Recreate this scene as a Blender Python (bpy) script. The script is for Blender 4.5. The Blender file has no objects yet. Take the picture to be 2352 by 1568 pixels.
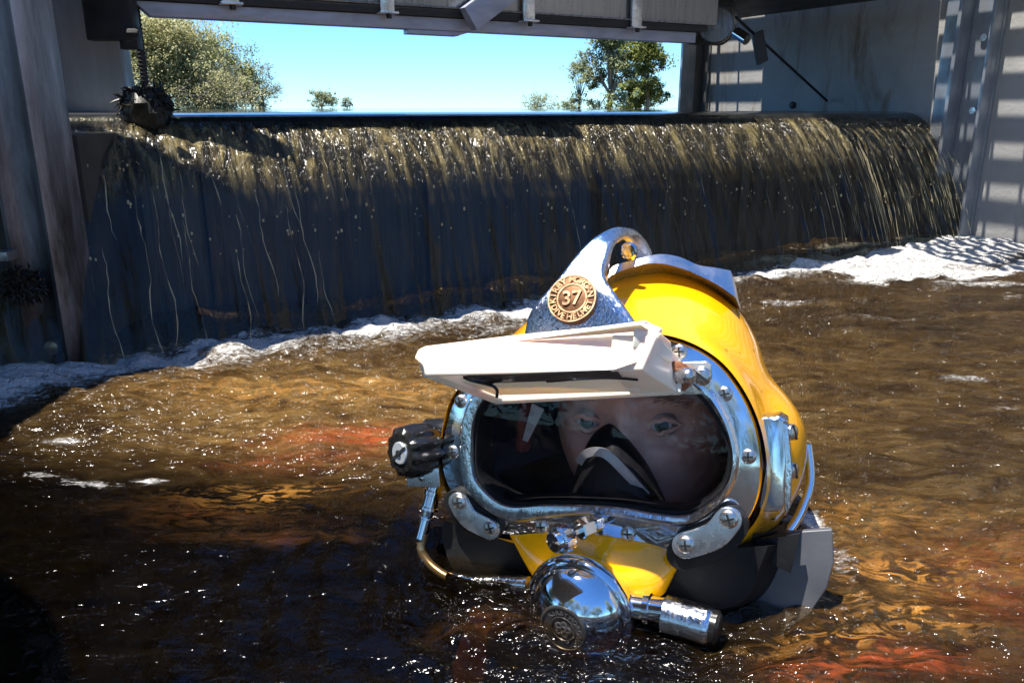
import bpy, bmesh, math, random
import numpy as np
from mathutils import Vector, Matrix
random.seed(7); RS = np.random.RandomState(11)
R = math.radians
sc = bpy.context.scene; COL = sc.collection

# ------------------------------------------------------------------ camera, sky, sun, exposure
EYE = 0.335; PIT = R(16.29); FPX = 1829.0            # eye height over the water, pitch down, focal length in 2352-wide pixels
cam = bpy.data.objects.new('camera', bpy.data.cameras.new('camera')); COL.objects.link(cam)
cam.location = (0, 0, EYE); cam.rotation_euler = (math.pi/2-PIT, 0, 0)
cam.data.sensor_width = 36; cam.data.lens = FPX/2352*36
cam.data.clip_start = 0.02; cam.data.clip_end = 2000
sc.camera = cam
SUN = Vector((-.27, -.08, .955)).normalized()
world = bpy.data.worlds.new('World'); sc.world = world; world.use_nodes = True
wn = world.node_tree; bg = wn.nodes['Background']
sky = wn.nodes.new('ShaderNodeTexSky'); sky.sky_type = 'NISHITA'; sky.sun_disc = False
sky.sun_elevation = math.asin(SUN.z); sky.sun_rotation = math.atan2(SUN.x, SUN.y)
sky.air_density = .8; sky.dust_density = 0; sky.ozone_density = 3
tint = wn.nodes.new('ShaderNodeMix'); tint.data_type = 'RGBA'; tint.blend_type = 'MULTIPLY'; tint.inputs[0].default_value = 1
tint.inputs[7].default_value = (.5, .83, 1.15, 1); wn.links.new(sky.outputs[0], tint.inputs[6]); wn.links.new(tint.outputs[2], bg.inputs[0]); bg.inputs[1].default_value = .095
sl = bpy.data.lights.new('sun', 'SUN'); sl.energy = 4.6; sl.angle = R(.53); sl.color = (1, .95, .87)
so = bpy.data.objects.new('sun', sl); COL.objects.link(so); so.rotation_euler = SUN.to_track_quat('Z', 'Y').to_euler()
so.location = (-3, -4, 8)
sc.view_settings.view_transform = 'Standard'; sc.view_settings.look = 'None'
sc.view_settings.exposure = 1.3; sc.view_settings.gamma = 1
sc.render.resolution_x = 1024; sc.render.resolution_y = 682
sc.cycles.transparent_max_bounces = 24; sc.cycles.max_bounces = 10; sc.cycles.sample_clamp_indirect = 6

# ------------------------------------------------------------------ picture helpers (a ray through a pixel of the 2352x1568 view)
FW = Vector((0, math.cos(PIT), -math.sin(PIT))); RT = Vector((1, 0, 0)); UP = Vector((0, math.sin(PIT), math.cos(PIT)))
CAM = Vector((0, 0, EYE))
def ray(px, py): return FW + RT*((px-1176)/FPX) + UP*((784-py)/FPX)
def at_depth(px, py, d): return CAM + ray(px, py)*d
def on_plane(px, py, p, n):
    r = ray(px, py); return CAM + r*((p-CAM).dot(n)/r.dot(n))
def on_z(px, py, z=0): return on_plane(px, py, Vector((0, 0, z)), Vector((0, 0, 1)))
# weir frame: a along the crest (left to right), b downstream
CR = .328
C0 = Vector((-.68, 1.25, 0)); W = Vector((.8763, .4817, 0)).normalized(); N = Vector((W.y, -W.x, 0))
LEN = 2.0
def wab(a, b, z=0): return C0 + W*a + N*b + Vector((0, 0, z))
def to_ab(p): d = p-C0; return d.dot(W), d.dot(N)
ROTZ = math.atan2(W.y, W.x)
def on_weir(px, py, b=0): return on_plane(px, py, wab(0, b), N)

# ------------------------------------------------------------------ numpy value noise
def vnoise(x, y, seed=0):
    r = np.random.RandomState(seed+100).rand(256, 256)
    xi = np.floor(x).astype(int); yi = np.floor(y).astype(int); fx = x-xi; fy = y-yi
    fx = fx*fx*fx*(fx*(fx*6-15)+10); fy = fy*fy*fy*(fy*(fy*6-15)+10)
    g = lambda i, j: r[i % 256, j % 256]
    return (g(xi, yi)*(1-fx)+g(xi+1, yi)*fx)*(1-fy)+(g(xi, yi+1)*(1-fx)+g(xi+1, yi+1)*fx)*fy-.5
def fbm(x, y, o=4, seed=0, gain=.5):
    s = 0; a = 1
    for k in range(o):
        s = s+a*vnoise(x*2**k+17.3*k, y*2**k-9.1*k, seed+k); a *= gain
    return s

# ------------------------------------------------------------------ materials
MATS = {}
def mat(name, col=(.5, .5, .5), rough=.5, metal=0, **kw):
    m = bpy.data.materials.new(name); m.use_nodes = True; b = m.node_tree.nodes['Principled BSDF']
    b.inputs['Base Color'].default_value = (*col, 1); b.inputs['Roughness'].default_value = rough; b.inputs['Metallic'].default_value = metal
    for k, v in kw.items():
        b.inputs[k.replace('_', ' ')].default_value = v
    MATS[name] = m; return m
def nn(m, t, **kw):
    n = m.node_tree.nodes.new('ShaderNode'+t)
    for k, v in kw.items(): setattr(n, k, v)
    return n
def coord(m, scale=(1, 1, 1), rot=(0, 0, 0), kind='Object'):
    tc = nn(m, 'TexCoord'); mp = nn(m, 'Mapping'); mp.inputs['Scale'].default_value = scale; mp.inputs['Rotation'].default_value = rot
    m.node_tree.links.new(tc.outputs[kind], mp.inputs[0]); return mp.outputs[0]
def noise(m, vec, scale, detail=5, rough=.55, dist=0):
    n = nn(m, 'TexNoise'); n.inputs['Scale'].default_value = scale; n.inputs['Detail'].default_value = detail
    n.inputs['Roughness'].default_value = rough; n.inputs['Distortion'].default_value = dist
    m.node_tree.links.new(vec, n.inputs['Vector']); return n.outputs['Fac']
def ramp(m, fac, stops):
    r = nn(m, 'ValToRGB'); e = r.color_ramp.elements
    while len(e) < len(stops): e.new(.5)
    for s, (p, c) in zip(e, stops):
        s.position = p; s.color = (*c, 1) if len(c) == 3 else c
    m.node_tree.links.new(fac, r.inputs[0]); return r.outputs[0]
def grey(v): return (v, v, v)
def bump(m, h, strength=.3, dist=.002, bs=None):
    b = nn(m, 'Bump'); b.inputs['Strength'].default_value = strength; b.inputs['Distance'].default_value = dist
    m.node_tree.links.new(h, b.inputs['Height'])
    if bs is not None: m.node_tree.links.new(b.outputs[0], bs.inputs['Normal'])
    return b.outputs[0]
def pb(m): return m.node_tree.nodes['Principled BSDF']
def lk(m, a, b): m.node_tree.links.new(a, b)

def noisy(name, c1, c2, scale, rough=(.4, .7), metal=0, bs=.2, bd=.002, stretch=(1, 1, 1), lo=.35, hi=.65, **kw):
    m = mat(name, c1, .5, metal, **kw); v = coord(m, stretch); f = noise(m, v, scale, 6, .6, .3)
    lk(m, ramp(m, f, [(lo, c1), (hi, c2)]), pb(m).inputs['Base Color'])
    lk(m, ramp(m, f, [(lo, grey(rough[0])), (hi, grey(rough[1]))]), pb(m).inputs['Roughness'])
    bump(m, noise(m, v, scale*3, 4), bs, bd, pb(m)); return m

pitted = mat('pitted_chrome', (.8, .82, .86), .2, 1)
v = coord(pitted); f = noise(pitted, v, 330, 5, .75); g = noise(pitted, coord(pitted, (1, .5, 1)), 520, 3, .7)
lk(pitted, ramp(pitted, f, [(.36, grey(.1)), (.44, (.76, .79, .84))]), pb(pitted).inputs['Base Color'])
lk(pitted, ramp(pitted, noise(pitted, v, 30, 3), [(.35, grey(.07)), (.65, grey(.24))]), pb(pitted).inputs['Roughness'])
bump(pitted, g, .6, .0013, pb(pitted))
chrome = noisy('chrome', (.86, .87, .9), (.72, .73, .76), 60, (.03, .11), 1, .05, .0006)
# worn chrome with pits and scratches (handle, lower ring)
worn = mat('worn_chrome', (.82, .84, .88), .1, 1)
v = coord(worn, (1, 1, 1)); f = noise(worn, v, 260, 4, .7); g = noise(worn, coord(worn, (1, .25, 1), (0, 0, .6)), 330, 3, .7)
lk(worn, ramp(worn, f, [(.3, grey(.35)), (.42, (.8, .82, .86))]), pb(worn).inputs['Base Color'])
lk(worn, ramp(worn, g, [(.35, grey(.05)), (.7, grey(.26))]), pb(worn).inputs['Roughness'])
bump(worn, g, .55, .0009, pb(worn))
steel = noisy('satin_steel', (.72, .72, .73), (.6, .6, .62), 90, (.22, .38), 1, .1, .0005)
screwm = noisy('screw_steel', (.72, .70, .66), (.55, .52, .48), 400, (.2, .35), 1, .2, .0004)
dark = mat('slot_dark', (.01, .01, .01), .6)
galvp = noisy('pale_plate', (.42, .46, .52), (.34, .37, .42), 12, (.4, .6), .2, .15, .002, (3, 3, .4))
rubber = noisy('black_rubber', (.004, .004, .0045), (.011, .011, .012), 30, (.4, .65), 0, .3, .002, Specular_IOR_Level=.22)
blackpl = noisy('black_plastic', (.006, .006, .006), (.014, .013, .012), 50, (.16, .3), 0, .1, .0008)
yellow = noisy('yellow_gelcoat', (.98, .45, .003), (.93, .39, .002), 9, (.1, .2), 0, .03, .0006, lo=.3, hi=.75, Coat_Weight=.6, Coat_Roughness=.05)
cream = mat('cream_plastic', (.82, .66, .5), .35, 0, Subsurface_Weight=.35, Subsurface_Scale=.01, Subsurface_Radius=(1, .45, .2))
v = coord(cream); f = noise(cream, v, 45, 6, .65, .5); g = noise(cream, v, 500, 3)
lk(cream, ramp(cream, f, [(.2, (.66, .48, .32)), (.4, (.88, .76, .62)), (.7, (.93, .83, .7))]), pb(cream).inputs['Base Color'])
bump(cream, g, .12, .0005, pb(cream))
bronze = noisy('bronze', (.55, .33, .17), (.7, .45, .25), 200, (.3, .5), .85, .2, .0004)
bronze_d = noisy('bronze_dark', (.11, .05, .022), (.18, .085, .04), 250, (.4, .6), .7, .2, .0004)
rust = noisy('rust', (.16, .04, .015), (.35, .14, .06), 300, (.6, .9), .1, .5, .001)
plate_m = noisy('stained_plate', (.75, .73, .66), (.42, .25, .12), 110, (.25, .6), .8, .3, .0005, lo=.55, hi=.72)
sc1 = noise(yellow, coord(yellow, (1, 6, 1), (0, 0, .7)), 70, 4, .75, 1.5)
_b = pb(yellow); lk(yellow, ramp(yellow, sc1, [(.55, grey(.12)), (.68, grey(.34))]), _b.inputs['Roughness'])
blackem = noisy('badge_black', (.02, .018, .018), (.05, .045, .04), 80, (.3, .5), .2, .1, .0005)
greytxt = mat('badge_lettering', (.16, .15, .15), .4, .6)
whitecap = noisy('cap_metal', (.7, .75, .8), (.55, .58, .62), 200, (.25, .4), .6, .1, .0005)
flapm = noisy('grey_panel', (.065, .068, .078), (.09, .093, .1), 25, (.35, .5), 0, .1, .001)
suitm = noisy('suit_black', (.008, .008, .01), (.03, .03, .034), 18, (.5, .8), 0, .3, .004)
skin = mat('skin', (.6, .34, .26), .5, 0, Subsurface_Weight=.2, Subsurface_Scale=.006, Subsurface_Radius=(1, .35, .2))
v = coord(skin); lk(skin, ramp(skin, noise(skin, v, 38, 6, .6), [(.3, (.52, .24, .18)), (.5, (.68, .4, .3)), (.7, (.76, .48, .37))]), pb(skin).inputs['Base Color'])
bump(skin, noise(skin, v, 420, 4), .3, .0008, pb(skin))
eyew = mat('eye_white', (.4, .35, .33), .15); iris = mat('iris_green', (.03, .045, .035), .15, 0, Coat_Weight=.3); pupil = mat('pupil', (.004, .004, .004), .1)
browm = mat('brow_hair', (.2, .11, .07), .7); redm = mat('red_padding', (.1, .012, .014), .8)
bandm = noisy('mask_band', (.42, .42, .4), (.55, .55, .53), 120, (.3, .45), .5, .1, .0004)

def glassy(name, tint, rough, fac_scale=1.0, ior=1.45):
    m = bpy.data.materials.new(name); m.use_nodes = True; nt = m.node_tree
    for n in list(nt.nodes):
        if n.type == 'BSDF_PRINCIPLED': nt.nodes.remove(n)
    out = [n for n in nt.nodes if n.type == 'OUTPUT_MATERIAL'][0]
    fr = nn(m, 'Fresnel'); fr.inputs['IOR'].default_value = ior
    mx = nn(m, 'MixShader'); tr = nn(m, 'BsdfTransparent'); gl = nn(m, 'BsdfGlossy')
    tr.inputs[0].default_value = (*tint, 1); gl.inputs['Roughness'].default_value = rough
    mu = nn(m, 'Math', operation='MULTIPLY'); mu.inputs[1].default_value = fac_scale; mu.use_clamp = True
    lk(m, fr.outputs[0], mu.inputs[0]); lk(m, mu.outputs[0], mx.inputs[0]); lk(m, tr.outputs[0], mx.inputs[1]); lk(m, gl.outputs[0], mx.inputs[2])
    lk(m, mx.outputs[0], out.inputs[0])
    return m, out, mx, gl, fr, tr
lens_m, *_r = glassy('port_glass', (.97, .96, .98), .01, .24, 1.5)
lens_drop, *_r2 = glassy('water_drop', (.93, .93, .93), .03, 1.6, 1.34)
weldglass = mat('welding_glass', (.07, .05, .045), .12)

# water: clear tannin-stained water with foam where the fall lands
water_m, out, mx, gl, fr, tr = glassy('river_water', (.97, .93, .85), .11, 1.0, 1.34)
v = coord(water_m, kind='Object')
h1 = noise(water_m, coord(water_m, (1, 1.9, 1), (0, 0, .25)), 36, 3, .5, .8)
h2 = noise(water_m, coord(water_m, (1, 1.7, 1), (0, 0, .1)), 92, 2, .5, .5)
cat_ = nn(water_m, 'Attribute', attribute_name='chop'); hq_ = nn(water_m, 'Math', operation='MULTIPLY'); lk(water_m, h1, hq_.inputs[0]); lk(water_m, cat_.outputs['Fac'], hq_.inputs[1])
b1 = bump(water_m, hq_.outputs[0], 1.0, .017)
bb = nn(water_m, 'Bump'); bb.inputs['Strength'].default_value = .7; bb.inputs['Distance'].default_value = .0055
h2p = ramp(water_m, h2, [(.5, grey(0)), (.58, grey(.25)), (.7, grey(1))]); hm_ = nn(water_m, 'Math', operation='MULTIPLY'); lk(water_m, h2p, hm_.inputs[0]); lk(water_m, cat_.outputs['Fac'], hm_.inputs[1]); lk(water_m, hm_.outputs[0], bb.inputs['Height']); lk(water_m, b1, bb.inputs['Normal'])
lk(water_m, bb.outputs[0], gl.inputs['Normal']); lk(water_m, bb.outputs[0], fr.inputs['Normal'])
murk = nn(water_m, 'BsdfDiffuse'); pass
ms = noise(water_m, coord(water_m, (1, 2.4, 1), (0, 0, .3)), 16, 10, .74, 1.0)
mp = noise(water_m, coord(water_m, (1, 2.2, 1), (0, 0, -.5)), 30, 4, .6, 2.5); mq = noise(water_m, coord(water_m, (1, 3.2, 1), (0, 0, -.6)), 19, 6, .62, 3.0)
def wmul(a, b, op='MULTIPLY'):
    n_ = nn(water_m, 'Math', operation=op)
    for k_, x_ in enumerate((a, b)):
        if isinstance(x_, float): n_.inputs[k_].default_value = x_
        else: lk(water_m, x_, n_.inputs[k_])
    return n_.outputs[0]
sat = nn(water_m, 'Attribute', attribute_name='silt_shade'); rat = nn(water_m, 'Attribute', attribute_name='rust'); gat = nn(water_m, 'Attribute', attribute_name='gold')
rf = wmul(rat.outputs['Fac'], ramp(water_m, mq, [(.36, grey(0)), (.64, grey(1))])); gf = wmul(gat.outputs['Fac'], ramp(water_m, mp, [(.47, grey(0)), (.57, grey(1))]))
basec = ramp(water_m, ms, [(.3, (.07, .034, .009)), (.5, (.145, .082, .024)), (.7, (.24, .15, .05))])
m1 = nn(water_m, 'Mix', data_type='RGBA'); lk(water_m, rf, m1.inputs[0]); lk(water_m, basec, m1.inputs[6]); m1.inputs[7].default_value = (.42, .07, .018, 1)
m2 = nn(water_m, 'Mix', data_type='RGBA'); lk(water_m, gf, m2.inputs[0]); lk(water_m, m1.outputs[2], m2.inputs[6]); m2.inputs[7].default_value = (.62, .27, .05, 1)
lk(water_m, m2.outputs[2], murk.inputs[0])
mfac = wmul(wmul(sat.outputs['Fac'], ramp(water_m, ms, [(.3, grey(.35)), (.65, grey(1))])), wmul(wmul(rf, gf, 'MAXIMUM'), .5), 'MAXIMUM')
mm = nn(water_m, 'MixShader'); lk(water_m, mfac, mm.inputs[0])
lk(water_m, tr.outputs[0], mm.inputs[1]); lk(water_m, murk.outputs[0], mm.inputs[2]); lk(water_m, mm.outputs[0], mx.inputs[1])
foam = nn(water_m, 'BsdfPrincipled'); foam.inputs['Roughness'].default_value = .3; foam.inputs['Base Color'].default_value = (.6, .59, .57, 1)
vo = nn(water_m, 'TexVoronoi'); vo.inputs['Scale'].default_value = 260; lk(water_m, v, vo.inputs['Vector'])
fb = nn(water_m, 'Bump'); fb.inputs['Strength'].default_value = .9; fb.inputs['Distance'].default_value = .0022; fb.invert = True
lk(water_m, vo.outputs['Distance'], fb.inputs['Height']); lk(water_m, b1, fb.inputs['Normal']); lk(water_m, fb.outputs[0], foam.inputs['Normal'])
at = nn(water_m, 'Attribute', attribute_name='foam')
fn = noise(water_m, coord(water_m, (1, 1.8, 1)), 95, 7, .7, .6)
add = nn(water_m, 'Math', operation='ADD'); lk(water_m, at.outputs['Fac'], add.inputs[0]); lk(water_m, fn, add.inputs[1])
fm = ramp(water_m, add.outputs[0], [(.8, grey(0)), (.98, grey(.4)), (1.2, grey(.74))])
fmx = nn(water_m, 'MixShader'); lk(water_m, fm, fmx.inputs[0]); lk(water_m, mx.outputs[0], fmx.inputs[1]); lk(water_m, foam.outputs[0], fmx.inputs[2])
lk(water_m, fmx.outputs[0], out.inputs[0])
va = nn(water_m, 'VolumeAbsorption'); va.inputs[0].default_value = (.86, .62, .16, 1); va.inputs[1].default_value = 14
lk(water_m, va.outputs[0], out.inputs['Volume'])

upwater_m = mat('upstream_water', (.012, .01, .006), .03, 0, IOR=1.34)
bump(upwater_m, noise(upwater_m, coord(upwater_m, (1, 1, 1)), 5, 4, .6), .15, .01, pb(upwater_m))

fall_m, fout, fmx_, fgl, ffr, ftr = glassy('falling_water', (.82, .76, .6), .18, 1.5, 1.34)
fv = coord(fall_m, (1, 1, 1), kind='UV')
f1 = noise(fall_m, coord(fall_m, (60, 4.5, 1), kind='UV'), 1, 3, .6, 1.2); f2 = noise(fall_m, coord(fall_m, (190, 34, 1), kind='UV'), 1, 2, .6, .8)
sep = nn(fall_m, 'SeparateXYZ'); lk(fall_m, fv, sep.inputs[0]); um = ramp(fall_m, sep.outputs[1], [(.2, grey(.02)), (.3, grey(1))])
def mulv(a, b): 
    n_ = nn(fall_m, 'Math', operation='MULTIPLY'); lk(fall_m, a, n_.inputs[0]); lk(fall_m, b, n_.inputs[1]); return n_.outputs[0]
lit_band = ramp(fall_m, sep.outputs[1], [(.2, grey(.02)), (.28, grey(1)), (.5, grey(.75)), (.6, grey(.07))])  # paints the sunlit band into the sheet, darker at crest and foot
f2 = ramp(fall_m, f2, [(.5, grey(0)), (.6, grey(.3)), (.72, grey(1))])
f1r = f1; f1 = mulv(f1, lit_band); f2 = mulv(f2, lit_band)
q1 = bump(fall_m, f1, 1.0, .014); q2 = nn(fall_m, 'Bump'); q2.inputs['Strength'].default_value = .9; q2.inputs['Distance'].default_value = .005
lk(fall_m, f2, q2.inputs['Height']); lk(fall_m, q1, q2.inputs['Normal']); lk(fall_m, q2.outputs[0], fgl.inputs['Normal']); lk(fall_m, q2.outputs[0], ffr.inputs['Normal'])
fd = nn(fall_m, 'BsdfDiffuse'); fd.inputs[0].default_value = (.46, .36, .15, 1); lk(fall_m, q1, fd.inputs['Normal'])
fmm = nn(fall_m, 'MixShader'); lk(fall_m, mulv(ramp(fall_m, f1r, [(.46, grey(.03)), (.56, grey(.2)), (.72, grey(.6))]), lit_band), fmm.inputs[0])
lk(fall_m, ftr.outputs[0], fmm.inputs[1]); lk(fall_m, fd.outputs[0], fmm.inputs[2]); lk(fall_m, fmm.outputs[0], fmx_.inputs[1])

strand_m = mat('water_strand', (.7, .62, .4), .08, 0, Transmission_Weight=.6, IOR=1.33)
gate_m = noisy('gate_steel', (.008, .012, .022), (.05, .065, .1), 9, (.25, .5), .35, .4, .006, (5, 5, .28))
galv = noisy('galvanised_steel', (.36, .39, .43), (.27, .29, .32), 26, (.35, .55), .55, .12, .001, (1, 1, .4))
galv2 = noisy('brushed_steel', (.3, .3, .3), (.42, .41, .4), 40, (.25, .4), .8, .12, .001, (4, 4, .2))
lilac = noisy('painted_flange', (.4, .42, .52), (.3, .32, .4), 18, (.35, .55), .3, .15, .001, (1, 1, 3))
blacksteel = noisy('black_steel', (.012, .012, .014), (.03, .03, .03), 20, (.5, .7), .1, .2, .002)
conc = mat('concrete_wall', (.3, .3, .3), .8)
v = coord(conc); f = noise(conc, v, 4, 8, .65, .4); g = noise(conc, coord(conc, (3, 3, .6)), 3, 7, .7, 1.0)
c1 = ramp(conc, f, [(.3, (.27, .27, .265)), (.7, (.4, .39, .37))]); c2 = ramp(conc, g, [(.52, grey(0)), (.7, grey(1))])
mxr = nn(conc, 'Mix', data_type='RGBA'); lk(conc, c2, mxr.inputs[0]); lk(conc, c1, mxr.inputs[6]); mxr.inputs[7].default_value = (.16, .115, .07, 1)
lk(conc, mxr.outputs[2], pb(conc).inputs['Base Color']); bump(conc, noise(conc, v, 60, 6, .7), .35, .004, pb(conc))
timber = noisy('weathered_timber', (.09, .075, .065), (.16, .14, .125), 14, (.6, .85), 0, .4, .004, (4, 4, .4))
galvd = mat('stained_steel', (.3, .3, .3), .5, .4)
v = coord(galvd); f = noise(galvd, coord(galvd, (5, 5, .5)), 9, 7, .7, .5); sz = nn(galvd, 'SeparateXYZ'); lk(galvd, v, sz.inputs[0])
za = nn(galvd, 'Math', operation='ADD'); lk(galvd, sz.outputs[2], za.inputs[0]); lk(galvd, noise(galvd, coord(galvd, (4, 4, .8)), 6, 6, .7), za.inputs[1])
zr_ = ramp(galvd, za.outputs[0], [(.52, grey(0)), (.95, grey(1))]); cl_ = ramp(galvd, f, [(.35, (.22, .225, .24)), (.5, (.32, .325, .34)), (.7, (.42, .43, .46))])
mg = nn(galvd, 'Mix', data_type='RGBA'); lk(galvd, zr_, mg.inputs[0]); mg.inputs[6].default_value = (.035, .03, .026, 1); lk(galvd, cl_, mg.inputs[7]); lk(galvd, mg.outputs[2], pb(galvd).inputs['Base Color'])
bump(galvd, f, .2, .003, pb(galvd))
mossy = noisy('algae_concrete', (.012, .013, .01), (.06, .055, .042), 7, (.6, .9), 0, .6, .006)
weedm = noisy('wet_weed', (.006, .006, .004), (.02, .018, .01), 60, (.4, .6), 0, .3, .003)
bedm = mat('river_bed', (.3, .22, .12), .9)
v = coord(bedm); f = noise(bedm, v, 7, 7, .65, .8); vo2 = nn(bedm, 'TexVoronoi'); vo2.inputs['Scale'].default_value = 13; lk(bedm, v, vo2.inputs['Vector'])
rc = ramp(bedm, f, [(.3, (.14, .1, .06)), (.48, (.42, .32, .19)), (.62, (.62, .5, .32))])
rv = ramp(bedm, vo2.outputs['Distance'], [(.15, grey(1)), (.6, grey(.45))])
mb = nn(bedm, 'Mix', data_type='RGBA', blend_type='MULTIPLY'); mb.inputs[0].default_value = .8; lk(bedm, rc, mb.inputs[6]); lk(bedm, rv, mb.inputs[7])
lk(bedm, mb.outputs[2], pb(bedm).inputs['Base Color']); bump(bedm, f, .6, .02, pb(bedm))
grassm = noisy('bank_soil', (.06, .07, .025), (.14, .11, .06), 2, (.8, .95), 0, .5, .05)
barkm = noisy('bark', (.16, .13, .1), (.3, .26, .21), 6, (.7, .9), 0, .4, .02, (1, 1, .3))
def leafmat(name, c1, c2):
    m = mat(name, c1, .6); oi = noise(m, coord(m), 1.3, 5, .7); c_ = ramp(m, oi, [(.35, c1), (.65, c2)]); lk(m, c_, pb(m).inputs['Base Color'])
    t_ = nn(m, 'BsdfTranslucent'); lk(m, c_, t_.inputs[0]); x_ = nn(m, 'MixShader'); x_.inputs[0].default_value = .4; o_ = m.node_tree.nodes['Material Output']
    lk(m, pb(m).outputs[0], x_.inputs[1]); lk(m, t_.outputs[0], x_.inputs[2]); lk(m, x_.outputs[0], o_.inputs[0]); return m
leafA = leafmat('leaf_olive', (.34, .34, .15), (.56, .52, .27)); leafB = leafmat('leaf_gum', (.2, .25, .11), (.42, .43, .24)); leafC = leafmat('leaf_yellow_green', (.16, .19, .04), (.28, .3, .08))

# ------------------------------------------------------------------ mesh helpers
def tag(o, label=None, cat=None, group=None, kind=None):
    if label: o['label'] = label
    if cat: o['category'] = cat
    if group: o['group'] = group
    if kind: o['kind'] = kind
    return o
def mesh(name, V, F, m, parent=None, smooth=True, angle=35):
    me = bpy.data.meshes.new(name); me.from_pydata([tuple(v) for v in V], [], F); me.materials.append(m)
    bm = bmesh.new(); bm.from_mesh(me); bmesh.ops.recalc_face_normals(bm, faces=bm.faces); bm.to_mesh(me); bm.free()
    o = bpy.data.objects.new(name, me); COL.objects.link(o)
    if parent: o.parent = parent
    if smooth:
        me.shade_smooth(); me.set_sharp_from_angle(angle=R(angle))
    return o
class MB:
    def __init__(s): s.V = []; s.F = []
    def add(s, V, F):
        o = len(s.V); s.V += [Vector(v) for v in V]; s.F += [tuple(i+o for i in f) for f in F]; return s
    def build(s, name, m, parent=None, **k): return mesh(name, s.V, s.F, m, parent, **k)
def loft(rings, cap0=True, cap1=True):
    n = len(rings[0]); V = [v for r in rings for v in r]; F = []
    for i in range(len(rings)-1):
        for j in range(n):
            k = (j+1) % n; F.append((i*n+j, i*n+k, (i+1)*n+k, (i+1)*n+j))
    if cap0: F.append(tuple(range(n))[::-1])
    if cap1: F.append(tuple(range((len(rings)-1)*n, len(rings)*n)))
    return V, F
def perp(d):
    d = d.normalized(); a = Vector((0, 0, 1)) if abs(d.z) < .9 else Vector((1, 0, 0))
    x = d.cross(a).normalized(); return x, d.cross(x).normalized()
def tube(pts, rad, seg=10):
    pts = [Vector(p) for p in pts]; rings = []; x = None
    for i, p in enumerate(pts):
        d = (pts[min(i+1, len(pts)-1)]-pts[max(i-1, 0)]).normalized()
        if x is None: x, y = perp(d)
        else: x = (x-d*x.dot(d)).normalized(); y = d.cross(x)
        r = rad[i] if hasattr(rad, '__len__') else rad
        rings.append([p+(x*math.cos(t)+y*math.sin(t))*r for t in [2*math.pi*j/seg for j in range(seg)]])
    return loft(rings)
def lathe(p, axis, prof, seg=40, xdir=None, mod=None):
    """prof: (radius, distance along axis)"""
    p = Vector(p); axis = Vector(axis).normalized(); x, y = perp(axis)
    if xdir is not None:
        x = (Vector(xdir)-axis*Vector(xdir).dot(axis)).normalized(); y = axis.cross(x)
    rings = []
    for i, (r, h) in enumerate(prof):
        rg = []
        for j in range(seg):
            t = 2*math.pi*j/seg; rr = max(r, 1e-5)*(mod(t, i, j) if mod else 1)
            rg.append(p+axis*h+(x*math.cos(t)+y*math.sin(t))*rr)
        rings.append(rg)
    return loft(rings)
def box(c, X, Y, Z, bev=0):
    """box from centre and three half vectors, chamfered"""
    c = Vector(c); X, Y, Z = Vector(X), Vector(Y), Vector(Z)
    bm = bmesh.new(); bmesh.ops.create_cube(bm, size=2)
    lx, ly, lz = X.length, Y.length, Z.length
    for v in bm.verts: v.co = Vector((v.co.x*lx, v.co.y*ly, v.co.z*lz))
    if bev: bmesh.ops.bevel(bm, geom=bm.edges[:], offset=bev, segments=2, affect='EDGES', profile=.6)
    bm.verts.index_update(); x, y, z = X/lx, Y/ly, Z/lz
    V = [c+x*v.co.x+y*v.co.y+z*v.co.z for v in bm.verts]; F = [tuple(v.index for v in f.verts) for f in bm.faces]
    bm.free(); return V, F
def boxw(a0, a1, b0, b1, z0, z1, bev=.002):
    return box(wab((a0+a1)/2, (b0+b1)/2, (z0+z1)/2), W*((a1-a0)/2), N*((b1-b0)/2), Vector((0, 0, (z1-z0)/2)), bev)
def empty(name, loc, rot=None):
    o = bpy.data.objects.new(name, None); COL.objects.link(o); o.location = loc; o.empty_display_size = .05
    if rot is not None: o.rotation_euler = rot
    return o
def world_part(name, V, F, m, root, **k):
    inv = root.matrix_basis.inverted(); return mesh(name, [inv @ Vector(v) for v in V], F, m, root, **k)
def spline(pts, n, closed=True):
    P = [Vector(p) for p in pts]; k = len(P); out = []
    cnt = k if closed else k-1
    for i in range(cnt):
        if closed: a, b, c, d = P[i-1], P[i], P[(i+1) % k], P[(i+2) % k]
        else: a, b, c, d = P[max(i-1, 0)], P[i], P[i+1], P[min(i+2, k-1)]
        for j in range(n):
            t = j/n; out.append(.5*((2*b)+(c-a)*t+(2*a-5*b+4*c-d)*t*t+(3*b-a-3*c+d)*t**3))
    if not closed: out.append(P[-1])
    return out
def grid_faces(nu, nv): return [(i*nv+j, i*nv+j+1, (i+1)*nv+j+1, (i+1)*nv+j) for i in range(nu-1) for j in range(nv-1)]
def glyphs(txt, size, extrude):
    c = bpy.data.curves.new('t', 'FONT'); c.body = txt; c.size = size; c.extrude = extrude; c.align_x = 'CENTER'; c.offset = size*.012
    o = bpy.data.objects.new('t', c); COL.objects.link(o); dg = bpy.context.evaluated_depsgraph_get(); e = o.evaluated_get(dg); me = e.to_mesh()
    V = [v.co.copy() for v in me.vertices]; F = [tuple(p.vertices) for p in me.polygons]; e.to_mesh_clear(); bpy.data.objects.remove(o); bpy.data.curves.remove(c)
    return V, F
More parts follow.
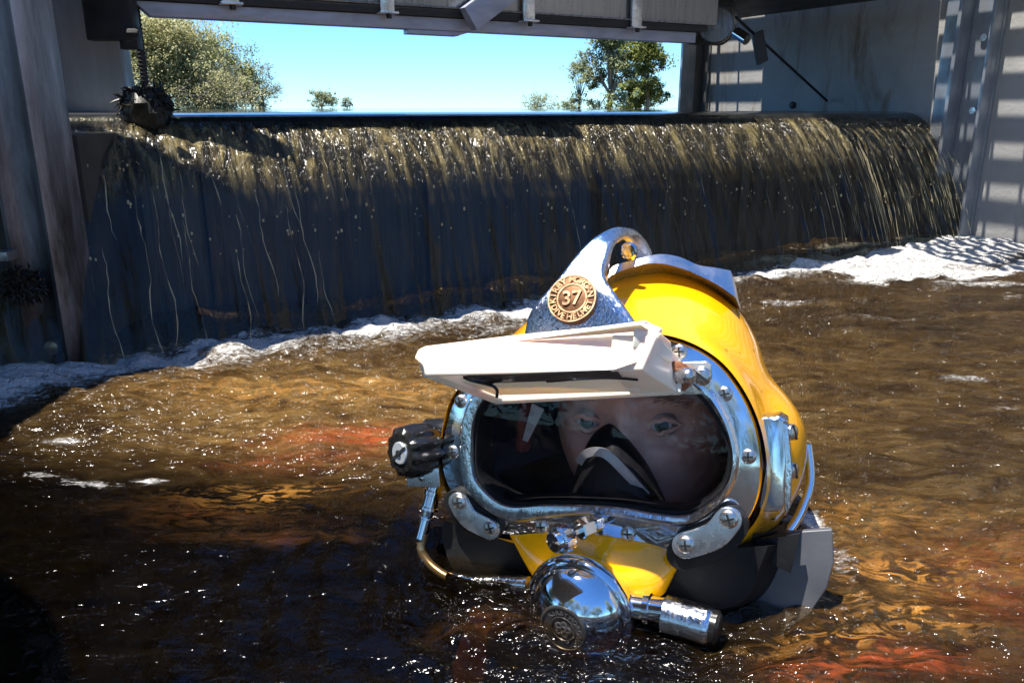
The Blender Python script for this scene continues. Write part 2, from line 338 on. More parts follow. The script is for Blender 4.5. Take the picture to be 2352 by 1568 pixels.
def arc_text(mb, txt, origin, X, Y, Z, radius, a0, a1, size, extrude, flip=False, sx=1.0):
    n = len(txt)
    for i, ch in enumerate(txt):
        if ch == ' ': continue
        th = a0+(a1-a0)*(i/(n-1)); V, F = glyphs(ch, size, extrude)
        tang = Vector((math.sin(th), -math.cos(th))); rad = Vector((math.cos(th), math.sin(th)))
        if flip: tang, rad2 = -tang, -rad
        else: rad2 = rad
        out = []
        for v in V:
            q = rad*radius+tang*v.x*sx+rad2*(v.y-size*.35); out.append(Vector(origin)+X*q.x+Y*q.y+Z*v.z)
        mb.add(out, F)

# ================================================================== THE SETTING
# ---- ground: banks with a river channel sunk into them
gx = np.concatenate([np.linspace(-400, -20, 24), np.linspace(-18, 18, 37), np.linspace(20, 400, 24)])
gy = np.concatenate([np.linspace(-400, -34, 22), np.linspace(-32, 32, 60), np.linspace(34, 600, 26)])
GX, GY = np.meshgrid(gx, gy, indexing='ij')
ins = np.clip((11-np.abs(GX))/3, 0, 1)*np.clip((GY+28)/3, 0, 1)*np.clip((27-GY)/3, 0, 1)
GZ = .29+fbm(GX/9, GY/9, 4, 3)*.06-ins*2.6
ground = mesh('ground', np.stack([GX.ravel(), GY.ravel(), GZ.ravel()], 1), grid_faces(len(gx), len(gy)), grassm)
tag(ground, kind='structure')

# ---- river bed near the fall (mounds of gravel and sand)
ba = np.arange(-1.6, 3.6, .02); bbv = np.arange(.02, 3.2, .02)
BA, BB = np.meshgrid(ba, bbv, indexing='ij'); BX = C0.x+W.x*BA+N.x*BB; BY = C0.y+W.y*BA+N.y*BB
depth = np.full(BX.shape, .95)
def mound(px, py, top, rx, ry, ang=0):
    global depth
    p = on_z(px, py, 0); dx = BX-p.x; dy = BY-p.y; c, s = math.cos(ang), math.sin(ang)
    u = (dx*c+dy*s)/rx; v_ = (-dx*s+dy*c)/ry; g = np.exp(-(u*u+v_*v_))
    depth = depth*(1-g)+top*g
depth = depth+fbm(BX*6, BY*6, 4, 21)*.12
BZ = -np.maximum(depth, .05)
bed = mesh('river_bed', np.stack([BX.ravel(), BY.ravel(), BZ.ravel()], 1), grid_faces(len(ba), len(bbv)), bedm); tag(bed, kind='structure')

# ---- downstream water: one closed body, its top a wave field
def axis(lo, hi, step, far_lo, far_hi):
    c = list(np.arange(lo, hi, step)); a = []; s = step; x = lo
    while x > far_lo: s *= 1.35; x -= s; a.append(max(x, far_lo))
    b = []; s = step; x = c[-1]
    while x < far_hi: s *= 1.35; x += s; b.append(min(x, far_hi))
    return np.array(a[::-1]+c+b)
wa = axis(-.45, 2.15, .0042, -5, 6); wb = axis(.05, 1.34, .0042, .012, 26)
WA, WB = np.meshgrid(wa, wb, indexing='ij'); WX = C0.x+W.x*WA+N.x*WB; WY = C0.y+W.y*WA+N.y*WB
near = np.exp(-((WB-.24)/.14)**2)*(WA > -.2)*(WA < LEN+.4); turb = np.exp(-np.maximum(WB-.2, 0)/.28)
HX, HY = WX, WY
und = fbm(HX*3.5, HY*5.5, 3, 31)*.016
rip = fbm(HX*14+und*60, HY*26+HX*6, 4, 41)
rip2 = fbm(HX*34, HY*60, 3, 51)
calm = 1-.6*np.exp(-(((WX+.3)/.4)**2+((WY-.5)/.25)**2))
WZ = und*.8+rip*(.006+.011*turb)*calm+rip2*(.0016+.006*turb)*calm
WZ += near*(.005+np.abs(fbm(WA*7, WB*10, 3, 61))*.011)
WZ += .016*np.exp(-((WA-LEN-.02)/.3)**2)*np.exp(-((WB-.3)/.3)**2)
# wake rings round the helmet
hc = on_z(1400, 1420, 0); rr = np.hypot(WX-hc.x, WY-hc.y-.09)
WZ += .002*np.exp(-(rr/.24)**2)
WZ += .0024*np.sin(rr*190+fbm(HX*12, HY*12, 2, 7)*7)*np.exp(-np.abs(rr-.16)/.09)
far = np.clip((np.abs(WA-1)-1.3)/1, 0, 1)+np.clip((WB-1.4)/1, 0, 1); WZ *= np.clip(1-far, 0, 1)
# foam mask: line where the fall lands, drifting rafts and a tail along the right wall
fo = .5*np.exp(-((WB-.25)/.06)**2)*(1+fbm(WA*14, WB*30, 3, 73)*.8)+.32*np.exp(-((WB-.36)/.07)**2)*(fbm(WA*5, WB*12, 3, 71)+.35)
tail = np.clip((WA-1.15)/.5, 0, 1); streak = fbm(WA*4+WB*3, WB*24-WA*2, 4, 81)
fo += tail*(.44*np.exp(-((WB-.34)/.13)**2)+np.clip(streak+.22, 0, 1)*1.5*np.exp(-np.maximum(WB-.35, 0)/.26))
fo += np.clip(1-np.abs(WA+.12)/.34, 0, 1)*.5*np.exp(-((WB-.3-.12*np.clip(-WA, 0, 1))/.1)**2)
raft = fbm(WX*7+3, WY*17, 4, 92)
for (px, py, sx, sy, k) in [(150, 1015, .03, .012, .36), (90, 1098, .025, .01, .36), (200, 1110, .045, .012, .36), (350, 1097, .025, .008, .5), (205, 1292, .012, .006, .5), (2210, 870, .05, .02, .36), (2340, 940, .05, .015, .36), (1862, 1200, .012, .03, .5), (1840, 1150, .01, .02, .4), (1800, 700, .1, .03, .35), (2000, 730, .12, .03, .3), (2260, 655, .2, .03, .35)]:  # the two patches beside the helmet paint bright water glints as froth
    p = on_z(px, py, 0); fo = np.maximum(fo, k*np.exp(-((WX-p.x)/sx)**2-((WY-p.y)/sy)**2)*(1+raft))
wob_ = rr+fbm(WX*14, WY*14, 3, 17)*.05
fo = np.maximum(fo, .34*np.exp(-((wob_-.17)/.016)**2)*(fbm(WX*20, WY*20, 2, 23)+.55)*(WX > hc.x-.2))
fo = np.clip(fo, 0, 1)
nA, nB = WX.shape
V = list(np.stack([WX.ravel(), WY.ravel(), WZ.ravel()], 1)); F = grid_faces(nA, nB)
# leave the surface out where the helmet's shell stands in it
hp = at_depth(1440, 1150, .70)
cx = np.array([sum(V[i][0] for i in f)/4 for f in F[::1]]); cy = np.array([sum(V[i][1] for i in f)/4 for f in F])
F = [f for f, q in zip(F, ((cx-hp.x)/.075)**2+((cy-hp.y)/.06)**2) if q > 1]
rim = [i*nB for i in range(nA)]+[(nA-1)*nB+j for j in range(1, nB)]+[i*nB+nB-1 for i in range(nA-2, -1, -1)]+[j for j in range(nB-2, 0, -1)]
base = len(V)
for i in rim: V.append((V[i][0], V[i][1], -1.15))
m_ = len(rim)
for k in range(m_): F.append((rim[k], rim[(k+1) % m_], base+(k+1) % m_, base+k))
F.append(tuple(range(base, base+m_)))
me = bpy.data.meshes.new('river_water'); me.from_pydata([tuple(v) for v in V], [], F); me.materials.append(water_m)
bm = bmesh.new(); bm.from_mesh(me); bmesh.ops.recalc_face_normals(bm, faces=bm.faces); bm.to_mesh(me); bm.free(); me.shade_smooth(); me.set_sharp_from_angle(angle=R(60))
silt_shade = np.full(nA*nB, .2); sx_, sy_ = WX.ravel(), WY.ravel()
for (px, py, rx, ry, k) in [(850, 900, .36, .13, .6), (700, 1010, .25, .08, .3), (1250, 900, .3, .15, .35), (2000, 900, .5, .3, .12), (2150, 1250, .22, .16, .12), (60, 1250, .34, .3, -.2), (560, 1400, .34, .15, -.19), (1100, 1480, .24, .1, -.15), (60, 1000, .2, .1, -.12)]:  # negative zones thin the murk, painting the lower-left shade into its colour
    p = on_z(px, py, 0); silt_shade += k*np.exp(-((sx_-p.x)/rx)**2-((sy_-p.y)/ry)**2)
silt_shade = np.clip(silt_shade*(1+.5*fbm(sx_*6, sy_*14, 3, 77)), .012, .8)
a2 = me.attributes.new('silt_shade', 'FLOAT', 'POINT'); sv = np.full(len(V), .1); sv[:nA*nB] = silt_shade; a2.data.foreach_set('value', sv)
ch = np.ones(len(V)); p1, p2, p3 = on_z(300, 1350, 0), on_z(760, 1330, 0), on_z(2100, 950, 0)
ch[:nA*nB] = .95-.85*np.exp(-((sx_-p1.x)/.30)**4-((sy_-p1.y)/.24)**4)+.55*np.exp(-((sx_-p3.x)/.45)**2-((sy_-p3.y)/.3)**2)
ch[:nA*nB] -= .45*np.exp(-((sx_-p2.x)/.12)**2-((sy_-p2.y)/.1)**2); p4 = on_z(300, 1040, 0); ch[:nA*nB] -= .35*np.exp(-((sx_-p4.x)/.25)**2-((sy_-p4.y)/.14)**2); ch = np.clip(ch, .12, 2)
a4 = me.attributes.new('chop', 'FLOAT', 'POINT'); a4.data.foreach_set('value', ch)
def zones(nm, L_):
    v0 = np.zeros(len(V)); wx = sx_+fbm(sx_*9, sy_*9, 3, 201)*.05; wy = sy_+fbm(sx_*9+40, sy_*9, 3, 203)*.035
    for (px, py, rx, ry, k) in L_:
        p = on_z(px, py, 0); v0[:nA*nB] = np.maximum(v0[:nA*nB], k*np.exp(-((wx-p.x)/rx)**2-((wy-p.y)/ry)**2))
    a3 = me.attributes.new(nm, 'FLOAT', 'POINT'); a3.data.foreach_set('value', v0)
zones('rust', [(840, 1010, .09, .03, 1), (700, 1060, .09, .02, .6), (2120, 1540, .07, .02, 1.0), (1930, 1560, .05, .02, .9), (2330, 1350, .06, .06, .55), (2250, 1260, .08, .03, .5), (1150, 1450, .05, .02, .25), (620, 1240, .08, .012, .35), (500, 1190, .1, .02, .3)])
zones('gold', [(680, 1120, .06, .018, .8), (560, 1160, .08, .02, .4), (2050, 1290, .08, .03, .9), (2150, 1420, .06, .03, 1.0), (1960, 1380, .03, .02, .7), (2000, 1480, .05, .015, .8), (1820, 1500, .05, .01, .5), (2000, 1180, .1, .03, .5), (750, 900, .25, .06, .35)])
atn = me.attributes.new('foam', 'FLOAT', 'POINT'); vals = np.zeros(len(V)); vals[:nA*nB] = fo.ravel(); atn.data.foreach_set('value', vals)
water = bpy.data.objects.new('river_water', me); COL.objects.link(water); tag(water, kind='structure')

# ---- upstream water, held by the gate
ua = np.array([-9, -4, -1.5, -.4]+list(np.linspace(-.2, LEN+.2, 140))+[3, 5, 10]); ub = np.array([-28, -18, -10, -6, -4, -3, -2.2]+list(np.linspace(-1.6, -.1, 60)))
UA, UB = np.meshgrid(ua, ub, indexing='ij'); UZ = CR+fbm(UA*5, UB*5, 3, 99)*.0022*np.clip(1+UB/2, .1, 1)
V = [wab(a, b, z) for a, b, z in zip(UA.ravel(), UB.ravel(), UZ.ravel())]
up = mesh('upstream_water', V, grid_faces(len(ua), len(ub)), upwater_m); tag(up, kind='structure')

# ---- the fall
VX = .88
def prof(u):                                            # u 0..1 from behind the crest down to the pool
    L = [(-.1, CR), (-.05, CR-.0008), (-.02, CR-.003), (0, CR-.007)]
    if u < .16:
        t = u/.16*3; i = min(int(t), 2); f_ = t-i; return L[i][0]*(1-f_)+L[i+1][0]*f_, L[i][1]*(1-f_)+L[i+1][1]*f_
    q = (u-.16)/.84; tt = q*.262; return VX*tt, CR-.007-.30*tt-.5*9.81*tt*tt*.86
nu, nv = 520, 110
FA = np.linspace(-.16, LEN+.0, nu); V = []; UVS = []
fl = fbm(FA*22, FA*0, 4, 131); fl2 = fbm(FA*75, FA*0, 3, 137)
for i, a in enumerate(FA):
    for j in range(nv):
        u = j/(nv-1); b, z = prof(u); g = max(0, (u-.2))
        wob = (fl[i]*.014+fl2[i]*.004)*g+float(0)
        V.append((a, b+wob, z, u))
V = np.array(V); kk = np.clip(V[:, 3]-.16, 0, 1)
low = 1-.75*np.clip((V[:, 3]-.42)/.12, 0, 1)*np.clip((LEN-.35-V[:, 0])/.3, 0, 1)
V[:, 1] += (fbm(V[:, 0]*42, V[:, 3]*7, 4, 141)*.010+fbm(V[:, 0]*120, V[:, 3]*16, 2, 151)*.0035)*np.clip(kk*4, 0, 1)*low
V[:, 0] += fbm(V[:, 0]*9, V[:, 3]*4, 3, 143)*.02*kk
P = [wab(a, b, z) for a, b, z, u in V]
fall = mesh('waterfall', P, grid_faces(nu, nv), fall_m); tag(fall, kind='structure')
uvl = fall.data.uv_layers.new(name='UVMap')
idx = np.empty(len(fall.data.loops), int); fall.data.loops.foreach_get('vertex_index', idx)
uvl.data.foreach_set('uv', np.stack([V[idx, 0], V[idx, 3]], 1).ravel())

# strings of water breaking from the sheet
sm = MB()
def strand(a, b0, z0, z1, r, wig=.0022, vx=VX):
    t0 = math.sqrt(max(0, (CR-z0))*2/9.81); t1 = math.sqrt((CR-z1)*2/9.81); n = max(6, int((z0-z1)/.012)); pts = []; rad = []
    ph = random.random()*9
    for i in range(n+1):
        t = t0+(t1-t0)*i/n
        pts.append(wab(a+wig*math.sin(ph+i*.55)*i/n+random.uniform(-.0012, .0012)+.02*t, vx*t+b0+wig*.6*math.cos(ph*2+i*.7)*i/n, CR-.5*9.81*t*t))
        rad.append(r*.34*(.1+1.4*random.random()**1.5)*(.25 if i in (0, n) else 1))
    sm.add(*tube(pts, rad, 5))
for k in range(75):                                    # right end, golden strings
    a = LEN-.02-abs(random.gauss(0, .32)); z1 = random.uniform(-.01, .1); strand(a, random.uniform(.006, .022), random.uniform(.2, .3), z1, random.uniform(.0007, .0018))
for k in range(7):
    a = random.uniform(0, LEN); z0 = random.uniform(.2, .31); strand(a, .012, z0, z0-random.uniform(.04, .16), random.uniform(.0006, .0015))
for k in range(16):                                    # broken water under the weed
    a = random.uniform(.02, .34); z0 = random.uniform(.12, .3); strand(a, .03, z0, max(0, z0-random.uniform(.08, .25)), random.uniform(.001, .0026), .006)
for k in range(420):                                   # drops
    a = random.uniform(0, LEN); z = random.uniform(.12, .3); t = math.sqrt((CR-z)*2/9.81); c = wab(a, VX*t+random.uniform(.008, .02), z); r = random.uniform(.0008, .0024)*random.random()**.5
    sm.add(*tube([c+Vector((0, 0, r*1.6)), c+Vector((0, 0, r*.6)), c-Vector((0, 0, r*.8)), c-Vector((0, 0, r*1.6))], [r*.3, r, r, r*.3], 6))
st = sm.build('water_strings', strand_m); tag(st, 'golden strings and drops of water breaking off the fall', 'falling water', kind='stuff')

# ================================================================== THE GATE AND WALLS
root = empty('sluice_gate', wab(LEN/2, 0, 0), (0, 0, ROTZ)); tag(root, 'dark steel weir gate with brown river water pouring over it', 'weir gate')
V, F = boxw(-.26, LEN, -.05, -.012, -.9, CR-.012, .004); world_part('gate_plate', V, F, gate_m, root)
V, F = tube([wab(-.26, -.028, CR-.022), wab(LEN, -.028, CR-.022)], .018, 16); world_part('crest_rail', V, F, gate_m, root)
for k in range(5):
    a = .2+k*.4; V, F = boxw(a-.012, a+.012, -.012, .012, -.4, CR-.05, .002); world_part('stiffener', V, F, gate_m, root)

# right wall: runs up and downstream at the end of the gate
def wall_pt(px, py): return on_plane(px, py, wab(LEN, 0), W)
rw = empty('concrete_wall', wab(LEN+.06, 0, 0), (0, 0, ROTZ)); tag(rw, 'grey concrete channel wall on the right, striped with sunlight and stained near the water', 'wall')
V, F = boxw(LEN, LEN+.25, -.83, 3.0, -1.1, 1.35, .004); world_part('wall_face', V, F, conc, rw)
for px, py in ((1822, 242), (2272, 90), (1560, 58)):
    p = wall_pt(px, py); V, F = lathe(p, -W, [(.011, -.005), (.011, .006), (.008, .009), (0, .0095)], 8); world_part('anchor_bolt', V, F, blacksteel, rw)
# guide post on the wall
a0, b0 = to_ab(wall_pt(2205, 300)); 
gp = empty('guide_post', wab(LEN-.03, b0, 0), (0, 0, ROTZ)); tag(gp, 'bright steel channel post standing on the right wall', 'guide post')
V, F = boxw(LEN-.012, LEN-.0005, b0-.075, b0+.075, -.3, 1.3, .002); world_part('back_plate', V, F, galv, gp)
V, F = boxw(LEN-.06, LEN-.013, b0-.012, b0-.002, -.3, 1.3, .002); world_part('flange', V, F, galv, gp)
V, F = boxw(LEN-.05, LEN-.013, b0+.066, b0+.074, -.3, 1.3, .002); world_part('flange', V, F, galv, gp)
for z in (.12, .33, .5):
    V, F = lathe(wab(LEN-.012, b0+.035, z), -W, [(.009, 0), (.009, .006), (0, .0062)], 6); world_part('bolt', V, F, steel, gp)
# upstream end of the right wall
bE = -.83
ep = empty('end_frame', wab(LEN-.02, bE, 0), (0, 0, ROTZ)); tag(ep, 'pale steel end frame with timber board at the far end of the right wall', 'gate frame')
V, F = boxw(LEN-.1, LEN-.04, bE-.012, bE-.001, .2, .9, .002); world_part('light_plate', V, F, galv, ep)
V, F = boxw(LEN-.04, LEN+.0, bE-.03, bE-.0015, .2, .9, .002); world_part('timber_board', V, F, timber, ep)
V, F = boxw(LEN-.011, LEN-.001, bE+.002, bE+.03, .2, .9, .001); world_part('edge_strip', V, F, galv2, ep)

# left side: pier plate, front column, dark wall
lp = empty('pier_plate', at_depth(210, 262, 1.36), (0, 0, 0)); tag(lp, 'pale blue steel plate standing on the crest beside the left column', 'steel plate')
q = [at_depth(-60, 260, 1.36), at_depth(292, 260, 1.36)]; zb = .322
xa, xb = at_depth(-60, 260, 1.36).x, at_depth(293, 262, 1.36).x; yy = at_depth(200, 260, 1.36).y
V, F = box(((xa+xb)/2, yy+.02, (zb+1.2)/2), ((xb-xa)/2, 0, 0), (0, .02, 0), (0, 0, (1.2-zb)/2), .002); world_part('plate', V, F, galvp, lp)
xc = at_depth(135, 200, 1.33).x
V, F = box(((xa+xc)/2, yy-.012, (zb+1.2)/2), ((xc-xa)/2, 0, 0), (0, .011, 0), (0, 0, (1.2-zb)/2), .002); world_part('lap_plate', V, F, galv, lp)
cb = on_z(125, 830, 0)
lc = empty('steel_column', (cb.x-.02, cb.y, 0)); tag(lc, 'tall rounded grey steel column at the left of the fall with weed on its foot', 'column')
prof_c = []
for s, w_ in ((0, 0),): pass
cx0, cy0 = on_z(188, 826, 0).x-.034, cb.y+.02
ring = [(-.062, .05), (-.062, -.018), (-.056, -.028), (-.046, -.03), (-.036, -.02), (-.02, -.012), (0, -.01), (.02, -.014), (.034, -.024), (.046, -.03), (.056, -.024), (.06, -.012), (.06, .05)]
rings = [[Vector((cx0+x*.56, cy0+y, z)) for x, y in ring] for z in (-.5, 0, .3, .6, 1.2)]
V, F = loft(rings); world_part('column_body', V, F, galvd, lc)
V, F = box((cx0-.032, cy0-.042, .152), (.015, 0, 0), (0, .012, 0), (0, 0, .006), .001); world_part('clip', V, F, galv2, lc)
V, F = lathe((cx0-.0, cy0-.012, .02), (0, -1, 0), [(.01, 0), (.01, .01), (.006, .012), (0, .0125)], 10); world_part('bolt', V, F, galv2, lc)
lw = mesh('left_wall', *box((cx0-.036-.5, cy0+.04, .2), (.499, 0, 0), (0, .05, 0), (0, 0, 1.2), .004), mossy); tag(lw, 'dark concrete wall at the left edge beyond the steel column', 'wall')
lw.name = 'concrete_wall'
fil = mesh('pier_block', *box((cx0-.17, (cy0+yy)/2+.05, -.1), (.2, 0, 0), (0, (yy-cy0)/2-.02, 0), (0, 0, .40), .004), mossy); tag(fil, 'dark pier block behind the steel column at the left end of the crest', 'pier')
# weed tuft on the column
def tuft(center, n, r, length, thick):
    mb = MB()
    for k in range(n):
        d = Vector((random.gauss(0, 1), random.gauss(0, 1), random.gauss(0, 1))).normalized(); p = center+Vector((d.x*r[0], d.y*r[1], d.z*r[2]))*random.random()**.4
        pts = [p]; e = d*.5+Vector((random.gauss(0, .4), random.gauss(0, .4), random.gauss(-.1, .5)))
        for i in range(3): pts.append(pts[-1]+e*length/3*random.uniform(.6, 1.2)); e = e+Vector((random.gauss(0, .5), random.gauss(0, .5), random.gauss(-.2, .5)))
        mb.add(*tube(pts, [thick, thick*1.3, thick, thick*.3], 4))
    return mb
tw = tuft(Vector((cx0-.02, cy0-.03, .11)), 420, (.032, .012, .026), .007, .0012).build('weed_tuft', weedm); tag(tw, 'small dark weed tuft growing on the foot of the left steel column', 'weed')

# rod with a clump of weed
pr = on_weir(338, 230, -.02); zr = CR+.012
rod = empty('threaded_rod', (pr.x, pr.y, .3)); tag(rod, 'grey threaded rod hanging down into the weed clump on the crest', 'rod')
pts = [Vector((pr.x, pr.y, .31+k*.0015)) for k in range(240)]
V, F = tube(pts, [.0062 if k % 4 < 2 else .0052 for k in range(240)], 12); world_part('shaft', V, F, blacksteel, rod)
ck = Vector((pr.x+.006, pr.y-.02, .343))
cl = tuft(ck, 900, (.036, .03, .026), .013, .0016); cl.add(*lathe(ck-Vector((0, 0, .03)), (0, 0, 1), [(.01, -.03), (.026, -.018), (.033, .0), (.036, .015), (.036, .03), (.028, .045), (.01, .052)], 26, mod=lambda t, i, j: 1+.14*math.sin(t*3+i)+.1*math.sin(t*7+i*2.3)))
clo = cl.build('weed_clump', weedm); tag(clo, 'black ragged clump of weed caught on the rod at the crest', 'weed')
# black box above left
bc = at_depth(240, 40, 1.18)
bk = empty('motor_box', bc); tag(bk, 'black steel box hanging at the top left in front of the pale plate', 'box')
x0 = at_depth(190, 40, 1.18).x; x1 = at_depth(304, 40, 1.18).x; y0 = bc.y; ztop = 1.0; z1_ = at_depth(240, 92, 1.18).z; z2_ = at_depth(240, 112, 1.18).z
V, F = box(((x0+x1)/2-.0, y0+.012, (ztop+z1_)/2), ((x1-x0)/2, 0, 0), (0, .012, 0), (0, 0, (ztop-z1_)/2), .004); world_part('case', V, F, blacksteel, bk)
V, F = box((x1-.012, y0+.012, (z1_+z2_)/2+.01), (.0135, 0, 0), (0, .010, 0), (0, 0, (z1_-z2_)/2+.01), .002); world_part('angle_bracket', V, F, blacksteel, bk)
pbp = at_depth(304, 76, 1.17); V, F = lathe(pbp, (1, 0, 0), [(.006, -.006), (.006, .004), (.004, .009), (0, .01)], 8); world_part('bolt', V, F, blacksteel, bk)

# the lifting beam over the gate
def wz(px, py, b=0): return on_weir(px, py, b).z
bm_ = empty('lifting_beam', wab(LEN/2, 0, .5), (0, 0, ROTZ)); tag(bm_, 'long steel beam crossing above the fall with bolted clips', 'beam')
aL, _ = to_ab(on_weir(312, 40)); aR, _ = to_ab(on_weir(1600, 70)); zF0 = wz(753, 57); zF1 = zF0+.021
print('beam', aL, aR, zF0, 'clip z', wz(1455, 88))
V, F = boxw(aL, aR, -.03, -.001, zF0, zF1, .001)
V = [Vector(v)+(W*.02 if (Vector(v)-wab(aL, 0)).dot(W) < .02 and v[2] < zF0+.01 else Vector()) for v in V]
world_part('lower_flange', V, F, lilac, bm_)
V, F = boxw(aL-.02, aR+.02, -.028, .012, zF1+.001, zF1+.014, .001); world_part('groove', V, F, blacksteel, bm_)
V, F = tube([wab(aL, .014, zF1+.016), wab(aR, .014, zF1+.016)], .0016, 8); world_part('bead', V, F, galv2, bm_)
V, F = boxw(aL-.02, aR+.05, -.028, .008, zF1+.0155, zF1+.25, .003); world_part('web', V, F, galv2, bm_)
a1_, _ = to_ab(on_weir(940, 70)); a2_, _ = to_ab(on_weir(1080, 75))
V, F = boxw(a1_, a2_, -.029, -.004, zF0-.008, zF0-.0003, .001)
V = [Vector(v)-(W*.02 if to_ab(Vector(v))[0] > a2_-.01 and v[2] < zF0-.004 else Vector()) for v in V]; world_part('tab', V, F, lilac, bm_)
for px in (528, 882, 1204, 1450):
    a_, _ = to_ab(on_weir(px, 40))
    mb = MB(); mb.add(*boxw(a_-.013, a_+.013, .013, .02, zF1+.002, zF1+.06, .002)); mb.add(*boxw(a_-.017, a_+.017, .008, .03, zF1-.001, zF1+.003, .001))
    o = mb.build('clip', steel); inv = bm_.matrix_basis.inverted(); o.data.transform(inv); o.parent = bm_
    V, F = lathe(wab(a_+.002, .02, zF1-.001), (0, 0, -1), [(.005, 0), (.005, .007), (0, .0072)], 6); mesh('bolt', [inv @ v for v in V], F, blacksteel, o)
# diagonal brace and box tube
pA = on_weir(1075, 45, .03); pB = on_weir(1230, -70, .03); d = (pB-pA).normalized(); sd = d.cross(N).normalized()
V, F = box((pA+pB)/2, (pB-pA)/2, sd*.022, N*.012, .001); world_part('diagonal_brace', V, F, lilac, bm_)

# round gearbox end and pulley with its cable
pu = wall_pt(1650, 62); pa, pbb = to_ab(pu)
pl = empty('cable_pulley', pu, (0, 0, ROTZ)); tag(pl, 'steel cable pulley at the right end of the beam', 'pulley')
cpu = at_depth(1645, 60, 1.95)
V, F = lathe(cpu, (-.3, -1, .1), [(.005, -.012), (.04, -.012), (.042, -.006), (.034, -.001), (.034, .003), (.042, .008), (.04, .014), (.012, .014), (.012, .02), (0, .021)], 32); world_part('sheave', V, F, galv2, pl)
p2 = at_depth(1600, 45, 2.0); V, F = lathe(p2, W, [(.0, -.09), (.035, -.085), (.055, -.06), (.06, -.02), (.06, .08), (.0, .081)], 28); world_part('drum', V, F, galv2, pl)
V, F = tube([at_depth(1690, 40, 1.93), wall_pt(1905, 232)+(-W)*.01], .0035, 8); world_part('cable', V, F, blacksteel, pl)
V, F = tube([at_depth(1690, 75, 1.9), at_depth(1716, 92, 1.88)], .013, 14); world_part('cable_clamp', V, F, chrome, pl)
hk = at_depth(1745, 110, 1.98)
ho = mesh('hanging_bracket', *box(hk, (.013, .004, .006), Vector((0, .012, 0)), Vector((-.01, 0, .036)), .003), blacksteel); tag(ho, 'black bracket hanging beside the cable on the right wall', 'bracket')

dk = mesh('sky_block_deck', *boxw(.12, LEN-.13, -.70, -.04, .6, .63, .003), blacksteel); tag(dk, 'unseen dark deck added behind the lifting beam to block sky reflected in the crest', 'deck')  # out of view, added so the crest reflects dark instead of sky
# walkway overhead for stripes on the wall; unseen beam and slab added for shade
wk = empty('walkway', wab(LEN-.3, 0, .8), (0, 0, ROTZ)); tag(wk, 'steel grating walkway over the channel that throws striped light on the right wall', 'walkway')
bW = to_ab(wall_pt(2150, 300))[1]; bH0 = to_ab(wall_pt(1640, 100))[1]; bH1 = to_ab(wall_pt(1745, 100))[1]
print('wall b', bW, bH0, bH1)
mb = MB(); mb.add(*boxw(LEN-.5, LEN+.05, -.775, bH0, .80, .83, .003)); mb.add(*boxw(LEN-.5, LEN+.05, bH1, bW-.052, .80, .83, .003)); mb.add(*boxw(LEN-.5, LEN-.165, bH0+.001, bH1-.001, .801, .829, .003))
o = mb.build('deck_plate', galv); o.data.transform(wk.matrix_basis.inverted()); o.parent = wk
for lo_, hi_, k0_, zt in ((bW-.05, 1.05, 0, .83), (-1.05, -.777, 1, .8295), (bH0+.001, bH1-.001, 12, .829)):
    mb = MB()
    for k in range(k0_, 20):
        a = LEN-.5+k*.0285; mb.add(*boxw(a, a+.011, lo_, hi_, .801, zt, .0005))
    for b_ in ((bH0*.5+bH1*.5,) if k0_ > 1 else (-.82, -.9, -.98) if k0_ else (bW+.055, bW+.12, bW+.2, bW+.3, .7, .9, 1.04)): mb.add(*boxw(LEN-.5+k0_*.0285, LEN+.05, b_-.004, b_+.004, .789, .8015, .001))
    o = mb.build('grating', galv); o.data.transform(wk.matrix_basis.inverted()); o.parent = wk
cbm = mesh('shade_beam', *boxw(-.9, LEN-.5, .105, .215, .62, .66, .003), galv); tag(cbm, 'unseen grey cross beam added above the pool to shade the lower half of the fall', 'beam')  # out of view, added to throw shade on the lower fall
sp = [(-2.6, .02), (-.08, .02), (-.08, .2), (-.3, .36), (-.42, .55), (-.3, .8), (-.2, 1.5), (-2.6, 1.5)]
slab = mesh('shade_slab', *loft([[wab(a, b, .72) for a, b in sp], [wab(a, b, .85) for a, b in sp]]), conc, smooth=False); tag(slab, 'unseen concrete slab added overhead to shade the left side of the pool', 'slab')  # out of view, outline shaped by the shade wanted on the left

